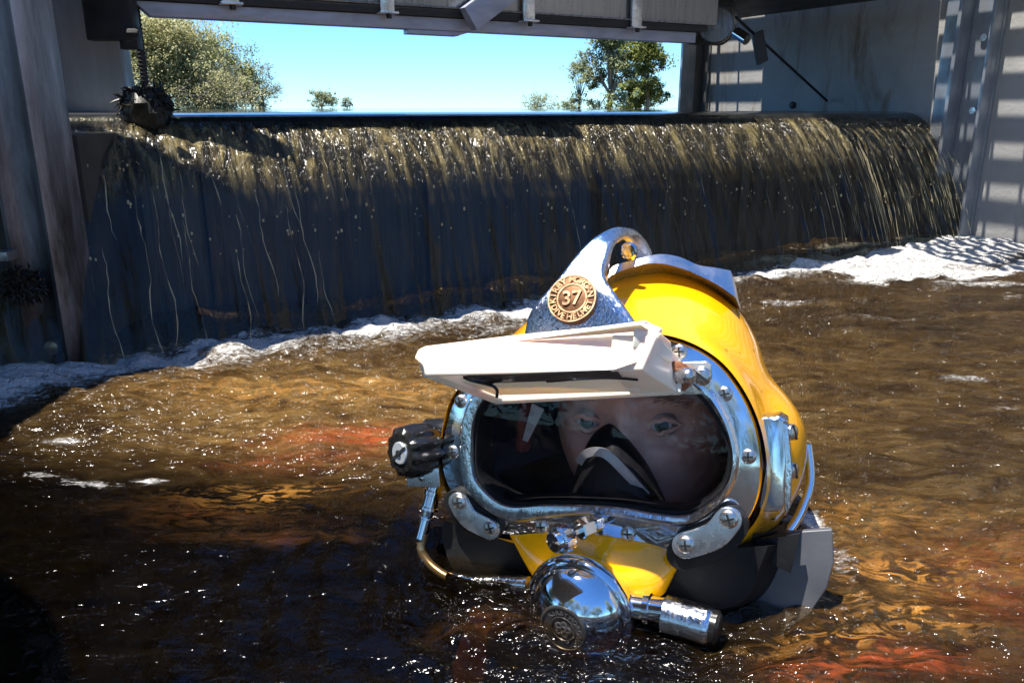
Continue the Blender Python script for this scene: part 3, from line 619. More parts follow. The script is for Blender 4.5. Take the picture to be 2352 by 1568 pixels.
# ================================================================== TREES
def tree(name, label, cat, base, height, crown, leaf, nleaf, size, group=None, bare=0, trunk_r=.16, seed=0, spread=1.0):
    rs = random.Random(seed); root = empty(name, base); tag(root, label, cat, group)
    mb = MB(); tips = []
    def grow(p, d, L, r, lev):
        pts = [p]; rad = [r]; q = p.copy(); dd = d.copy()
        for i in range(5):
            dd = (dd+Vector((rs.gauss(0, .12), rs.gauss(0, .12), rs.gauss(0, .08)))).normalized(); q = q+dd*L/5; pts.append(q.copy()); rad.append(r*(1-.11*(i+1)))
        mb.add(*tube(pts, rad, 6 if lev < 2 else 4))
        if lev >= 3: tips.extend(pts[2:]); return
        for k in range(rs.randint(3, 5)):
            i = rs.randint(2, 5); a = rs.random()*6.28; t = Vector((math.cos(a), math.sin(a), rs.uniform(.1, .8)))*spread
            grow(pts[i], (dd*.8+t).normalized(), L*rs.uniform(.5, .72), rad[i]*.6, lev+1)
    grow(Vector((0, 0, 0)), Vector((rs.gauss(0, .08), rs.gauss(0, .08), 1)), height*.42, trunk_r, 0)
    # fit branches into the crown's size
    mb.build('trunk', barkm, root)
    if nleaf:
        V = []; F = []; cl = [rs.choice(tips)+Vector((rs.gauss(0, .15), rs.gauss(0, .15), rs.gauss(0, .12)))*crown for _ in range(max(60, nleaf//130))]
        for k in range(nleaf):
            c = rs.choice(cl)+Vector((rs.gauss(0, .16), rs.gauss(0, .16), rs.gauss(0, .13)))*crown
            s = size*rs.uniform(.5, 1.3); x = Vector((rs.gauss(0, 1), rs.gauss(0, 1), rs.gauss(-.4, .8))).normalized(); y = perp(x)[0]*s*.28; x = x*s*.6
            o = len(V); V += [c-x, c+y, c+x, c-y]; F.append((o, o+1, o+2, o+3))
        mesh('crown', V, F, leaf, root, smooth=False)
    return root
def gp_(px, dist, z=.27): r = ray(px, 249); return Vector((r.x/r.y*dist, dist, z))
def bush(name, label, px0, px1, ptop, dist, leaf, nleaf, size, seed, group, pbot=262, twigs=60, clumps=40, sparse=.15, tr=.05):
    """a crown filling the outline the photograph shows, at its own distance: leaf clumps round limb ends"""
    rs = random.Random(seed); c = gp_((px0+px1)/2, dist); root = empty(name, c); tag(root, label, 'tree', group)
    hw = (px1-px0)/2/FPX*dist; H = (249-ptop)/FPX*dist+EYE-c.z; lo = .02*H
    limbs = MB(); cl = []
    for k in range(clumps):
        t = rs.random()*6.28; q = rs.random()**.5; z = lo+(H-lo)*rs.random()**.8
        e = max(0, 1-((z-H*.42)/(H*.6))**2)**.5; cl.append((Vector((math.cos(t)*hw*.86*q*e, math.sin(t)*hw*.7*q*e, min(z, H*.93))), hw*rs.uniform(.2, .36)))
    base = Vector((0, 0, -.6)); fork = Vector((rs.gauss(0, .05)*hw, 0, H*.2))
    limbs.add(*tube([base, fork*.5+base*.5, fork], [tr*1.6, tr*1.3, tr], 8))
    for p, r in cl:
        m1 = fork.lerp(p, .5)+Vector((rs.gauss(0, .05), rs.gauss(0, .05), .06*H))*hw; limbs.add(*tube([fork, fork.lerp(m1, .5), m1, m1.lerp(p, .6), p], [tr*.55, tr*.45, tr*.33, tr*.2, tr*.1], 5))
        for j in range(max(1, twigs//clumps)):
            d = Vector((rs.gauss(0, 1), rs.gauss(0, 1), rs.gauss(.6, .8))).normalized()*r*rs.uniform(1, 2.1); limbs.add(*tube([p, p+d*.5+Vector((rs.gauss(0, .03), 0, rs.gauss(0, .03))), p+d], [tr*.14, tr*.09, tr*.03], 4))
    limbs.build('trunk', barkm, root)
    V = []; F = []
    sub = [(p+Vector((rs.gauss(0, 1), rs.gauss(0, 1), rs.gauss(0, .9)))*r*.65, r*rs.uniform(.3, .65)) for p, r in cl for _ in range(9)]
    for k in range(int(nleaf*1.5)):
        p, r = rs.choice(sub); c_ = p+Vector((rs.gauss(0, 1), rs.gauss(0, 1), rs.gauss(0, .8)))*r*.62
        s_ = size*1.15*rs.uniform(.5, 1.4); x = Vector((rs.gauss(0, 1), rs.gauss(0, 1), rs.gauss(0, 1))).normalized(); y = perp(x)[0]*s_*.3; x = x*s_*.5
        o = len(V); V += [c_-x, c_+y, c_+x, c_-y]; F.append((o, o+1, o+2, o+3))
    if nleaf: mesh('crown', V, F, leaf, root, smooth=False)
G = 'trees on the bank upstream'
bush('olive_tree', 'large bushy olive-green tree behind the hanging rod', 255, 530, 74, 26, leafA, 40000, .075, 3, G, clumps=64)
bush('olive_tree', 'broad grey-green tree behind the pale steel plate at left', 60, 330, 84, 28, leafA, 22000, .08, 9, G, clumps=42)
bush('olive_tree', 'rounded light green tree at the right edge of the left tree mass', 425, 590, 118, 29, leafC, 22000, .07, 12, G, clumps=40)
bush('olive_tree', 'low brown-twigged bush below the rounded light green tree', 380, 600, 200, 25, leafA, 6000, .06, 14, G, clumps=34, twigs=300)
bush('bare_tree', 'small thin-leaved tree with bare twigs right of the bushy trees', 560, 655, 158, 30, leafB, 1300, .06, 5, G, clumps=26, twigs=420, tr=.035)
bush('small_tree', 'small tree top showing just above the crest left of the middle', 705, 775, 218, 32, leafB, 2500, .06, 6, G, clumps=12, twigs=80, tr=.03)
bush('small_tree', 'tiny twiggy tree top just above the crest beside the small tree', 780, 815, 226, 33, leafB, 500, .06, 16, G, clumps=8, twigs=50, tr=.025)
bush('gum_tree', 'tall open gum tree left of the striped end frame', 1325, 1475, 84, 27, leafB, 15000, .08, 21, G, clumps=26, twigs=120, tr=.07)
bush('gum_tree', 'yellow-green rounded tree beside the striped end frame', 1430, 1545, 105, 24, leafC, 14000, .07, 24, G, clumps=26)
bush('small_tree', 'low pale gum tree in front of the tall open gum', 1285, 1370, 150, 29, leafB, 2200, .07, 26, G, clumps=18, twigs=200, tr=.035)
bush('small_tree', 'sparse low treetop above the crest right of the middle', 1180, 1290, 228, 33, leafB, 1500, .06, 27, G, clumps=14, twigs=80, tr=.03)

# trees on the bank behind the camera (mirrored in the chrome and the glass)
def back_tree(label, x, y, w_, h_, seed):
    rs = random.Random(seed); root = empty('bank_tree', (x, y, .3)); tag(root, label, 'tree', 'trees on the downstream bank'); V = []; F = []
    mesh('trunk', *tube([(0, 0, -.6), (.1, 0, h_*.4), (0, .1, h_*.8)], [.3, .22, .1], 10), barkm, root)
    cl = []
    for k in range(50):
        t = rs.random()*6.28; q = rs.random()**.5; z = rs.uniform(.05, .95)*h_; e = (1-((z/h_-.5)/.55)**2)**.5; cl.append((Vector((math.cos(t)*q*w_*e, math.sin(t)*q*w_*.6*e, z)), w_*rs.uniform(.15, .3)))
    for k in range(9000):
        p, r = rs.choice(cl); c_ = p+Vector((rs.gauss(0, 1), rs.gauss(0, 1), rs.gauss(0, 1)))*r*.6; s_ = rs.uniform(.12, .35); x_ = Vector((rs.gauss(0, 1), rs.gauss(0, 1), rs.gauss(0, 1))).normalized(); y_ = perp(x_)[0]*s_*.45; x_ = x_*s_*.6
        o = len(V); V += [c_-x_, c_+y_, c_+x_, c_-y_]; F.append((o, o+1, o+2, o+3))
    mesh('crown', V, F, leafB, root, smooth=False)
for k, (lab, x, y, w_, h_) in enumerate([('tallest bushy tree on the left downstream bank', -13, -9, 4, 7.5), ('dense tree behind the viewer to the left', -12, -17, 5, 8), ('broad tree straight behind the viewer', -3, -24, 5.5, 7), ('rounded tree behind the viewer to the right', 7, -22, 5, 6), ('tree on the right downstream bank', 14, -12, 4, 6), ('low wide tree on the left bank near the gate', -13, -1, 3.5, 4.5)]):
    back_tree(lab, x, y, w_*1.15, h_*1.35, 50+k)
#HELMET#
# ================================================================== THE DIVE HELMET
# local frame: x right, y up, z out of the face port, origin in the middle of the port
HS = .942; HO = at_depth(1390, 1050, .60*HS)
HF = (RT*-.38+UP*-.06-FW).normalized(); HR = (RT-HF*RT.dot(HF)).normalized(); HU = HF.cross(HR)
HM = Matrix(((HR.x, HU.x, HF.x, HO.x), (HR.y, HU.y, HF.y, HO.y), (HR.z, HU.z, HF.z, HO.z), (0, 0, 0, 1)))
def L(px, py, k=0.0):
    k *= HS; p = on_plane(px, py, HO+HF*k, HF)-HO; return Vector((p.dot(HR), p.dot(HU), k))
helmet = empty('dive_helmet', HO, HM.to_euler()); tag(helmet, 'yellow diving helmet with chrome face port ring and carrying handle, floating in the river', 'diving helmet')
def part(name, VF, m, parent=helmet, **k): return mesh(name, VF[0], VF[1], m, parent, **k)
X1, Y1, Z1 = Vector((1, 0, 0)), Vector((0, 1, 0)), Vector((0, 0, 1))
NA = 180
def polar(pts, k, c=None, n=NA):
    """closed outline traced at plane k, resampled by angle round its centre"""
    P = spline([L(x, y, k) for x, y in pts], 8); C_ = L(c[0], c[1], k) if c else sum(P, Vector())/len(P)
    an = np.array([math.atan2(p.y-C_.y, p.x-C_.x) for p in P]); r = np.array([math.hypot(p.x-C_.x, p.y-C_.y) for p in P]); o = np.argsort(an)
    an, r = an[o], r[o]; t = np.linspace(-math.pi, math.pi, n, endpoint=False); rr = np.interp(t, an, r, period=2*math.pi)
    return [Vector((C_.x+a*math.cos(b), C_.y+a*math.sin(b), k*HS)) for a, b in zip(rr, t)]
def offs(ring, d, z=None):
    n = len(ring); out = []
    for i, p in enumerate(ring):
        t = (ring[(i+2) % n]-ring[i-2]); nv_ = Vector((t.y, -t.x, 0)).normalized(); q = p+nv_*d; q.z = p.z if z is None else z; out.append(q)
    return out
PC = (1385, 1045)
OUT = [(1012, 1050), (1026, 965), (1050, 905), (1120, 835), (1290, 788), (1430, 770), (1545, 780), (1635, 822), (1695, 890), (1735, 975), (1750, 1070), (1740, 1150), (1712, 1205), (1655, 1255), (1585, 1280), (1480, 1258), (1400, 1243), (1320, 1233), (1240, 1229), (1160, 1230), (1105, 1205), (1055, 1160), (1024, 1110)]
BEZ = [(1062, 1040), (1066, 970), (1092, 905), (1140, 860), (1250, 835), (1400, 825), (1530, 835), (1620, 880), (1672, 950), (1697, 1030), (1693, 1090), (1668, 1140), (1625, 1182), (1575, 1203), (1510, 1198), (1430, 1184), (1340, 1178), (1250, 1186), (1180, 1196), (1130, 1175), (1080, 1130), (1064, 1085)]
GLS = [(1088, 1040), (1092, 970), (1118, 915), (1170, 880), (1270, 858), (1400, 848), (1520, 856), (1598, 895), (1650, 958), (1676, 1020), (1680, 1065), (1665, 1118), (1622, 1158), (1575, 1180), (1520, 1178), (1430, 1163), (1340, 1157), (1250, 1156), (1180, 1160), (1140, 1145), (1100, 1105), (1090, 1075)]
PORT = [(1112, 1040), (1116, 985), (1138, 935), (1185, 900), (1280, 880), (1400, 870), (1515, 878), (1585, 912), (1632, 968), (1655, 1020), (1660, 1060), (1645, 1110), (1610, 1145), (1570, 1162), (1510, 1160), (1430, 1148), (1340, 1143), (1250, 1142), (1190, 1143), (1155, 1128), (1122, 1095), (1114, 1070)]
o_ = polar(OUT, 0, PC); b_ = polar(BEZ, .004, PC); g_ = polar(GLS, .006, PC); p_ = polar(PORT, .002, PC)
part('mounting_ring', loft([offs(o_, 0, -.006), offs(o_, 0, -.0022), offs(o_, -.0012, -.0004), offs(b_, .001, .0035), offs(b_, -.002, .0035), offs(b_, -.002, -.006), offs(o_, 0, -.006)], False, False), chrome)
part('retainer_bezel', loft([offs(b_, 0, .0035), offs(b_, .0002, .0075), offs(b_, -.0015, .0098), offs(b_, -.0035, .0104), offs(g_, .001, .0095), offs(g_, -.0002, .0065), offs(g_, -.0006, .001), offs(b_, -.001, .001), offs(b_, 0, .0035)], False, False), worn)
PORTm = [a.lerp(b, .5) for a, b in zip(g_, p_)]; p_ = [Vector((q.x, q.y, p_[0].z)) for q in PORTm]
part('port_gasket', loft([offs(g_, -.0005, .0005), offs(g_, -.0006, .0052), offs(g_, -.0022, .0056), offs(p_, .001, .003), offs(p_, -.0005, -.002), offs(p_, 0, -.02), offs(g_, -.001, -.02), offs(g_, -.0005, .0005)], False, False), rubber)
part('port_glass', loft([offs(g_, -.0012, .0005), offs(g_, -.0012, .0035)], True, True), lens_m)

# ---- shell
SC = (1420, 1010)
S = [
 (-.0015, [(1008, 1050), (1020, 962), (1045, 900), (1118, 830), (1290, 782), (1430, 763), (1548, 773), (1642, 818), (1704, 888), (1745, 975), (1762, 1070), (1755, 1150), (1722, 1215), (1655, 1262), (1585, 1285), (1480, 1270), (1320, 1250), (1160, 1238), (1100, 1210), (1048, 1165), (1018, 1112)]),
 (-.014, [(1016, 1050), (1030, 955), (1060, 885), (1130, 815), (1290, 757), (1430, 738), (1550, 752), (1650, 803), (1715, 880), (1755, 970), (1772, 1070), (1764, 1150), (1730, 1222), (1655, 1275), (1560, 1295), (1400, 1280), (1200, 1262), (1110, 1215), (1058, 1165), (1026, 1112)]),
 (-.04, [(1035, 1050), (1048, 950), (1085, 865), (1165, 785), (1300, 715), (1420, 690), (1550, 712), (1655, 775), (1722, 860), (1765, 960), (1790, 1060), (1780, 1150), (1742, 1225), (1650, 1290), (1400, 1300), (1200, 1280), (1120, 1225), (1070, 1165)]),
 (-.075, [(1060, 1050), (1075, 940), (1120, 835), (1215, 735), (1330, 665), (1445, 640), (1565, 665), (1665, 730), (1730, 815), (1775, 895), (1825, 960), (1840, 1030), (1832, 1110), (1790, 1190), (1690, 1280), (1400, 1310), (1240, 1290), (1140, 1230), (1085, 1150)]),
 (-.11, [(1090, 1050), (1105, 930), (1165, 810), (1265, 705), (1370, 640), (1480, 614), (1590, 640), (1682, 705), (1738, 790), (1765, 858), (1805, 905), (1842, 960), (1855, 1020), (1845, 1100), (1800, 1185), (1700, 1280), (1400, 1310), (1260, 1290), (1160, 1230), (1110, 1150)]),
 (-.145, [(1130, 1050), (1145, 930), (1210, 810), (1305, 705), (1405, 636), (1500, 609), (1600, 640), (1690, 705), (1740, 785), (1762, 855), (1795, 905), (1832, 965), (1845, 1030), (1835, 1110), (1790, 1190), (1680, 1280), (1420, 1300), (1280, 1280), (1190, 1230), (1145, 1150)]),
]
def ring_smooth(r, n=2):
    for _ in range(n): r = [(r[i-1]+r[i]*2+r[(i+1) % len(r)])/4 for i in range(len(r))]
    return r
rings = [ring_smooth(polar(p, k, SC)) for k, p in S]
last = rings[-1]; cc = sum(last, Vector())/len(last)
for f_, dz in ((.97, .02), (.9, .038), (.78, .055), (.6, .068), (.38, .077), (.15, .081)):
    rings.append([cc+(v_-cc)*f_+Vector((0, 0, -dz)) for v_ in last])
# refine between traced sections
fine = []
for j in range(NA):
    fine.append(spline([r[j] for r in rings], 4, closed=False))
fr_ = [[fine[j][i] for j in range(NA)] for i in range(len(fine[0]))]
part('shell', loft(fr_, False, True), yellow)
linerm = noisy('liner_cloth', (.06, .055, .08), (.14, .12, .17), 30, (.7, .9), 0, .2, .002)
inner = [[Vector((v_.x*.955+cc.x*.045, v_.y*.955+cc.y*.045, v_.z+.002)) for v_ in r] for r in fr_[4:-6]]
part('padded_liner', loft(inner, False, True), linerm)
# ---- drops of water clinging to the shell
mb = MB()
for k in range(170):
    i_ = random.randint(3, len(fr_)-14); j_ = random.randint(0, NA-1); p = Vector(fr_[i_][j_]); n_ = (Vector(fr_[i_][(j_+2) % NA])-Vector(fr_[i_][j_-2])).cross(Vector(fr_[i_+1][j_])-Vector(fr_[i_-1][j_])).normalized()
    if n_.dot(p-cc) < 0: n_ = -n_
    r = random.uniform(.0005, .0015)*random.random()**.3; mb.add(*lathe(p-n_*r*.1, n_, [(r, 0), (r*.95, r*.3), (r*.7, r*.55), (r*.3, r*.68), (.0001, r*.7)], 10))
dr = mb.build('water_drops', lens_drop, helmet); dr['kind'] = 'stuff'
# ---- chin
top = spline([L(x, y, .0005) for x, y in [(1160, 1222), (1250, 1222), (1340, 1226), (1420, 1234), (1500, 1248), (1573, 1268)]], 8, False)
bot = spline([L(x, y, k) for x, y, k in [(1222, 1330, .004), (1270, 1372, .008), (1340, 1392, .012), (1430, 1380, .012), (1500, 1374, .010), (1528, 1362, .006)]], 8, False)
rows = []
for i in range(13):
    t = i/12; row = []
    for j in range(len(top)):
        p = top[j].lerp(bot[j], t); s_ = j/(len(top)-1); p.z += .011*math.sin(math.pi*t*.9)*math.sin(math.pi*min(1, max(0, s_)))**.6-.004*(1-math.sin(math.pi*s_)**.5); row.append(p)
    rows.append(row)
back = [Vector((p.x, p.y, -.05)) for p in rows[-1]]; back0 = [Vector((p.x, p.y, -.05)) for p in rows[0]]
ringsC = [r+list(reversed([Vector((p.x, p.y, -.05)) for p in r])) for r in rows]
part('chin_section', loft(ringsC), yellow)

# ---- handle
PR = [((1200, 768), (1462, 747), .018, .012), ((1214, 715), (1441, 714), .016, .013), ((1250, 668), (1406, 662), .012, .014), ((1290, 621), (1388, 625), .004, .015), ((1324, 579), (1396, 590), -.006, .015), ((1362, 543), (1409, 562), -.018, .014), ((1402, 522), (1426, 545), -.034, .013), ((1432, 519), (1444, 541), -.05, .012), ((1462, 530), (1455, 556), -.066, .012), ((1484, 553), (1455, 580), -.082, .013), ((1500, 585), (1450, 612), -.096, .013)]
ctl = [(L(a[0], a[1], k), L(b[0], b[1], k), th) for a, b, k, th in PR]
A_ = spline([c[0] for c in ctl], 6, False); B_ = spline([c[1] for c in ctl], 6, False)
ths = np.interp(np.linspace(0, 1, len(A_)), np.linspace(0, 1, len(ctl)), [c[2] for c in ctl])
hr = []
for i in range(len(A_)):
    a, b = A_[i], B_[i]; w_ = b-a; m_ = (a+b)/2; d = ((A_[min(i+1, len(A_)-1)]+B_[min(i+1, len(B_)-1)])-(A_[max(i-1, 0)]+B_[max(i-1, 0)])).normalized()
    nrm = w_.cross(d).normalized(); hw_ = w_.length/2; x_ = w_.normalized(); th = ths[i]/2
    if nrm.z < 0 and i < len(A_)*.55: nrm = -nrm
    rg = []
    for q in range(28):
        t = 2*math.pi*q/28; ct, st_ = math.cos(t), math.sin(t); e = .45
        rg.append(m_-nrm*th+x_*hw_*math.copysign(abs(ct)**e, ct)+nrm*th*math.copysign(abs(st_)**e, st_))
    hr.append(rg)
handle = part('carrying_handle', loft(hr), pitted, angle=50)
ey = L(1448, 576, -.052)
part('handle_eyelet', lathe(ey, (-.2, -.1, 1), [(.0035, 0), (.0062, .0005), (.0068, .003), (.0055, .0045), (.0035, .004)], 24), chrome, handle)
# badge on the handle
bo = L(1313, 684, .0195)
bx, by_, bz = (X1*.985+Y1*.06-Z1*.02).normalized(), None, None
bz = (Z1+Y1*.38-X1*.02).normalized(); bx = (bx-bz*bx.dot(bz)).normalized(); by_ = bz.cross(bx)
bo = bo-bz*.001; RB = .0172
badge = part('badge', lathe(bo, bz, [(RB*.9, -.012), (RB, -.008), (RB, .0004), (RB*.99, .0005), (.0001, .0006)], 64), bronze_d, angle=50)
part('badge_rim', lathe(bo, bz, [(RB*1.005, 0), (RB*1.005, .0011), (RB*.95, .0011), (RB*.94, .0004), (RB*1.005, 0)], 64), bronze, badge, angle=50)
part('badge_rim', lathe(bo, bz, [(RB*.64, .0005), (RB*.63, .0011), (RB*.57, .0011), (RB*.56, .0004), (RB*.64, .0005)], 64), bronze, badge, angle=50)
mb = MB()
arc_text(mb, 'KIRBY', bo+bz*.0009, bx, by_, bz, RB*.79, R(186), R(117), RB*.36, .0006)
arc_text(mb, 'MORGAN', bo+bz*.0009, bx, by_, bz, RB*.79, R(90), R(8), RB*.36, .0006)
arc_text(mb, 'DIVE', bo+bz*.0009, bx, by_, bz, RB*.79, R(208), R(246), RB*.34, .0006, flip=True)
arc_text(mb, 'HELMET', bo+bz*.0009, bx, by_, bz, RB*.79, R(266), R(342), RB*.34, .0006, flip=True)
V, F = glyphs('37', RB*.82, .0007); mb.add([bo+bz*.0011+bx*(v_.x)+by_*(v_.y-RB*.28)+bz*v_.z for v_ in V], F)
mesh('lettering', mb.V, mb.F, bronze, badge, smooth=False)
# ballast plate on top of the dome
tp = [(1392, 640, -.05), (1405, 612, -.055), (1470, 592, -.062), (1515, 583, -.07), (1560, 590, -.078), (1602, 608, -.085), (1640, 614, -.09), (1677, 621, -.095)]
bt_ = [(1394, 655, -.05), (1405, 632, -.055), (1470, 609, -.062), (1515, 605, -.07), (1562, 615, -.078), (1605, 632, -.085), (1650, 655, -.09), (1690, 683, -.095)]
T_ = spline([L(*q) for q in tp], 4, False); Bm = spline([L(*q) for q in bt_], 4, False)
bk_ = []
for a, b in zip(T_, Bm):
    bk_.append([b+Z1*.001, a+Vector((0, 0, -.004)), a+Vector((0, -.003, -.022)), a+Vector((0, -.012, -.05)), b+Vector((0, -.012, -.05))])
part('top_plate', loft(bk_), steel, angle=25)

# ---- welding visor holder, flipped up in front
def bar(p, q, up, half_h, half_t, bev=.0015):
    p, q = Vector(p), Vector(q); d = q-p; u = (Vector(up)-d.normalized()*Vector(up).dot(d.normalized())).normalized(); n_ = d.cross(u).normalized()
    return box((p+q)/2, d/2, u*half_h, n_*half_t, bev)
visor = None
k1, k2 = .075, .022
nl, nr = L(948, 0+832, k1), L(1470, 797, k1)
def quadbox(P0, P1, bev=None):
    """a bar from four corner points at one end to four at the other"""
    return loft([[Vector(v_) for v_ in P0], [Vector(v_) for v_ in P1]])
def soften(o, w=.0014):
    b = bmesh.new(); b.from_mesh(o.data); bmesh.ops.bevel(b, geom=[e for e in b.edges if len(e.link_faces) == 2 and e.calc_face_angle(0) > .5], offset=w, segments=3, affect='EDGES', profile=.6, clamp_overlap=True); b.to_mesh(o.data); b.free()
    o.data.shade_smooth(); o.data.set_sharp_from_angle(angle=R(50)); return o
# front bar (outline with the notch at its left end)
fbo = [(958, 802), (1180, 775), (1468, 748), (1515, 760), (1500, 800), (1470, 832), (1412, 850), (1180, 860), (972, 866), (970, 842), (950, 826)]
fb = [L(x, y, k1+(.0 if x < 1470 else -.012)-(.012 if y < 830 else 0)) for x, y in fbo]; bkk = [p+Vector((.001, .002, -.011)) for p in fb]
visor = soften(part('visor_holder', loft([bkk, fb]), cream, smooth=False), .0026); 
# left wall
lft = soften(part('left_arm', quadbox([L(960, 835, k1-.011), L(972, 866, k1-.011), L(1010, 866, k1-.011), L(1000, 835, k1-.011)], [L(1090, 893, .018), L(1138, 928, .018), L(1175, 926, .018), L(1165, 893, .018)]), cream, visor, smooth=False), .001)
rgt = soften(part('right_arm', quadbox([L(1405, 768, k1-.013), L(1400, 852, k1-.011), L(1475, 850, k1-.011), L(1510, 770, k1-.016)], [L(1455, 840, .012), L(1452, 911, .018), L(1565, 906, .018), L(1560, 820, .01)]), cream, visor, smooth=False), .0015)
soften(part('corner_block', quadbox([L(1455, 752, k1-.012), L(1452, 800, k1-.012), L(1500, 812, k1-.02), L(1520, 765, k1-.02)], [L(1470, 765, .03), L(1478, 830, .03), L(1545, 835, .025), L(1542, 785, .025)]), cream, visor, smooth=False), .0015)
rear = soften(part('rear_bar', quadbox([L(1120, 897, .013), L(1138, 929, .019), L(1142, 922, .024), L(1130, 892, .022)], [L(1565, 872, .013), L(1565, 907, .019), L(1565, 900, .024), L(1565, 868, .022)]), cream, visor, smooth=False), .0008)
soften(part('inner_ledge', quadbox([L(1055, 868, .05), L(1140, 900, .030), L(1140, 908, .030), L(1058, 876, .05)], [L(1420, 850, .05), L(1470, 893, .030), L(1470, 899, .030), L(1420, 858, .05)]), cream, visor, smooth=False), .0004)
soften(part('filter_glass', quadbox([L(1060, 862, k1-.012), L(1130, 876, .058), L(1130, 880, .058), L(1064, 867, k1-.012)], [L(1415, 848, k1-.012), L(1430, 866, .058), L(1430, 870, .058), L(1420, 853, k1-.012)]), weldglass, visor, smooth=False), .0004)
wire = spline([L(1065, 866, k1-.008), L(1085, 874, .066), L(1110, 880, .062), L(1132, 886, .06), L(1142, 897, .058), L(1141, 912, .056)], 5, False)
part('spring_wire', tube(wire, .0011, 8), blackpl, visor)
part('spring_wire', tube(spline([L(1095, 872, .066), L(1120, 880, .064), L(1142, 874, .064), L(1152, 868, .064)], 5, False), .0009, 8), blackpl, visor)
part('spring_wire', tube(spline([L(1255, 876, .058), L(1340, 870, .056), L(1410, 868, .056), L(1465, 872, .05)], 5, False), .0008, 8), blackpl, visor)
# hinge
hb = [(1568, 830), (1625, 828), (1636, 838), (1634, 895), (1624, 903), (1575, 903), (1567, 893)]
def slab_part(name, outl, k0_, k1_, m, parent=helmet, bev=.0008):
    return soften(part(name, loft([[L(x, y, k0_) for x, y in outl], [L(x, y, k0_)+Vector((0, 0, k1_-k0_)) for x, y in outl]]), m, parent, smooth=False), bev)
hinge = slab_part('hinge_bracket', hb, .003, .010, plate_m)
slab_part('hinge_ear', [(1533, 835), (1572, 832), (1574, 902), (1545, 906), (1534, 890)], .012, .020, plate_m, hinge)
ax = L(1553, 866, .021)
part('rusty_washer', lathe(ax, (.3, -.05, 1), [(.0085, -.006), (.0105, -.002), (.0105, .001), (.007, .002), (.003, .002)], 24), rust, hinge)
def pin(px, py, k, axis_, r, h, m, parent, name, seg=24, dome=.15):
    return part(name, lathe(L(px, py, k), axis_, [(r*.96, -.002), (r, 0), (r, h*.75), (r*.86, h*.95), (r*.5, h*(1+dome*.5)), (.0001, h*(1+dome))], seg), m, parent, angle=40)
pn = pin(1565, 862, .022, (.75, .05, .6), .0052, .010, screwm, hinge, 'hinge_pin')
def screw(px, py, k, r, parent=helmet, slot='cross', ang=.2, normal=Z1, name='screw', m=screwm, h=.0028):
    n_ = Vector(normal).normalized(); c = L(px, py, k)
    sN = part(name, lathe(c, n_, [(r*1.02, -.002), (r*1.02, .0006), (r, .0014), (r*.86, h*.8), (r*.6, h), (.0001, h*1.08)], 28), m, parent, angle=40)
    x_, y_ = perp(n_); mb = MB()
    for a in ((ang, ang+math.pi/2) if slot == 'cross' else (ang,)):
        d = x_*math.cos(a)+y_*math.sin(a); e = n_.cross(d)
        ln = r*(.62 if slot == 'cross' else .98); mb.add(*box(c+n_*(h*.95), d*ln, e*r*(.11 if slot == 'cross' else .13), n_*(h*.2), 0))
    o = mb.build('slot', dark, sN, smooth=False); return sN
screw(1612, 863, .010, .0066, hinge, 'slot', .9, name='slotted_screw', h=.0042)
for px, py, a in [(1060, 921, .5), (1042, 1037, .1), (1245, 1208, .15), (1443, 1224, .1), (1719, 1047, .05), (1665, 904, .25), (1561, 807, .1)]:
    screw(px, py, .0012, .0052, ang=a)
# ---- corner clamps
def capsule(name, pts, hw_, k, th, m, parent=helmet):
    C_ = spline([L(x, y, k) for x, y in pts], 6, False); n = len(C_); left = []; right = []
    for i, p in enumerate(C_):
        d = (C_[min(i+1, n-1)]-C_[max(i-1, 0)]).normalized(); s_ = Vector((-d.y, d.x, 0)); left.append(p+s_*hw_); right.append(p-s_*hw_)
    def cap(p, d): 
        a0_ = math.atan2(d.y, d.x); return [p+Vector((math.cos(a0_+t), math.sin(a0_+t), 0))*hw_ for t in np.linspace(math.pi/2, -math.pi/2, 9)[1:-1]]
    ol = left+cap(C_[-1], C_[-1]-C_[-2])+right[::-1]+cap(C_[0], C_[0]-C_[1])
    return soften(part(name, loft([[p for p in ol], [p+Z1*th for p in ol]]), m, parent, smooth=False), .0008)
c1_ = capsule('clamp_plate', [(1055, 1152), (1080, 1188), (1128, 1213)], .0078, .0075, .0035, steel)
screw(1055, 1152, .0112, .0056, c1_); screw(1128, 1211, .0112, .0056, c1_, ang=.35)
c2_ = capsule('clamp_plate', [(1674, 1191), (1640, 1228), (1575, 1250)], .0088, .010, .004, steel)
screw(1674, 1191, .0142, .0062, c2_, ang=.3); screw(1575, 1250, .0142, .006, c2_, ang=.1)
capsule('rubber_clip', [(1060, 1146), (1088, 1180), (1135, 1203)], .010, -.004, .011, rubber)
capsule('rubber_clip', [(1686, 1196), (1648, 1238), (1572, 1262)], .0105, -.004, .013, rubber)
# maker's diamond on the ring
dm = [(1460, 1216), (1515, 1207), (1562, 1232), (1508, 1247)]
def diamond(name, pts, k, m, parent=helmet, w=.16):
    C_ = sum([L(x, y, k) for x, y in pts], Vector())/4; o4 = [L(x, y, k) for x, y in pts]; i4 = [C_+(p-C_)*(1-w) for p in o4]
    rg = []
    for i in range(4): rg.append([o4[i], o4[i]+Z1*.0007, i4[i]+Z1*.0007, i4[i]])
    V = [v_ for r in rg for v_ in r]; F = []
    for i in range(4):
        for j in range(4): F.append((i*4+j, i*4+(j+1) % 4, ((i+1) % 4)*4+(j+1) % 4, ((i+1) % 4)*4+j))
    return part(name, (V, F), m, parent, smooth=False)
diamond('diamond_emblem', dm, .0035, worn); diamond('diamond_emblem', [(1485, 1221), (1514, 1217), (1540, 1232), (1508, 1239)], .0035, worn, w=.3)

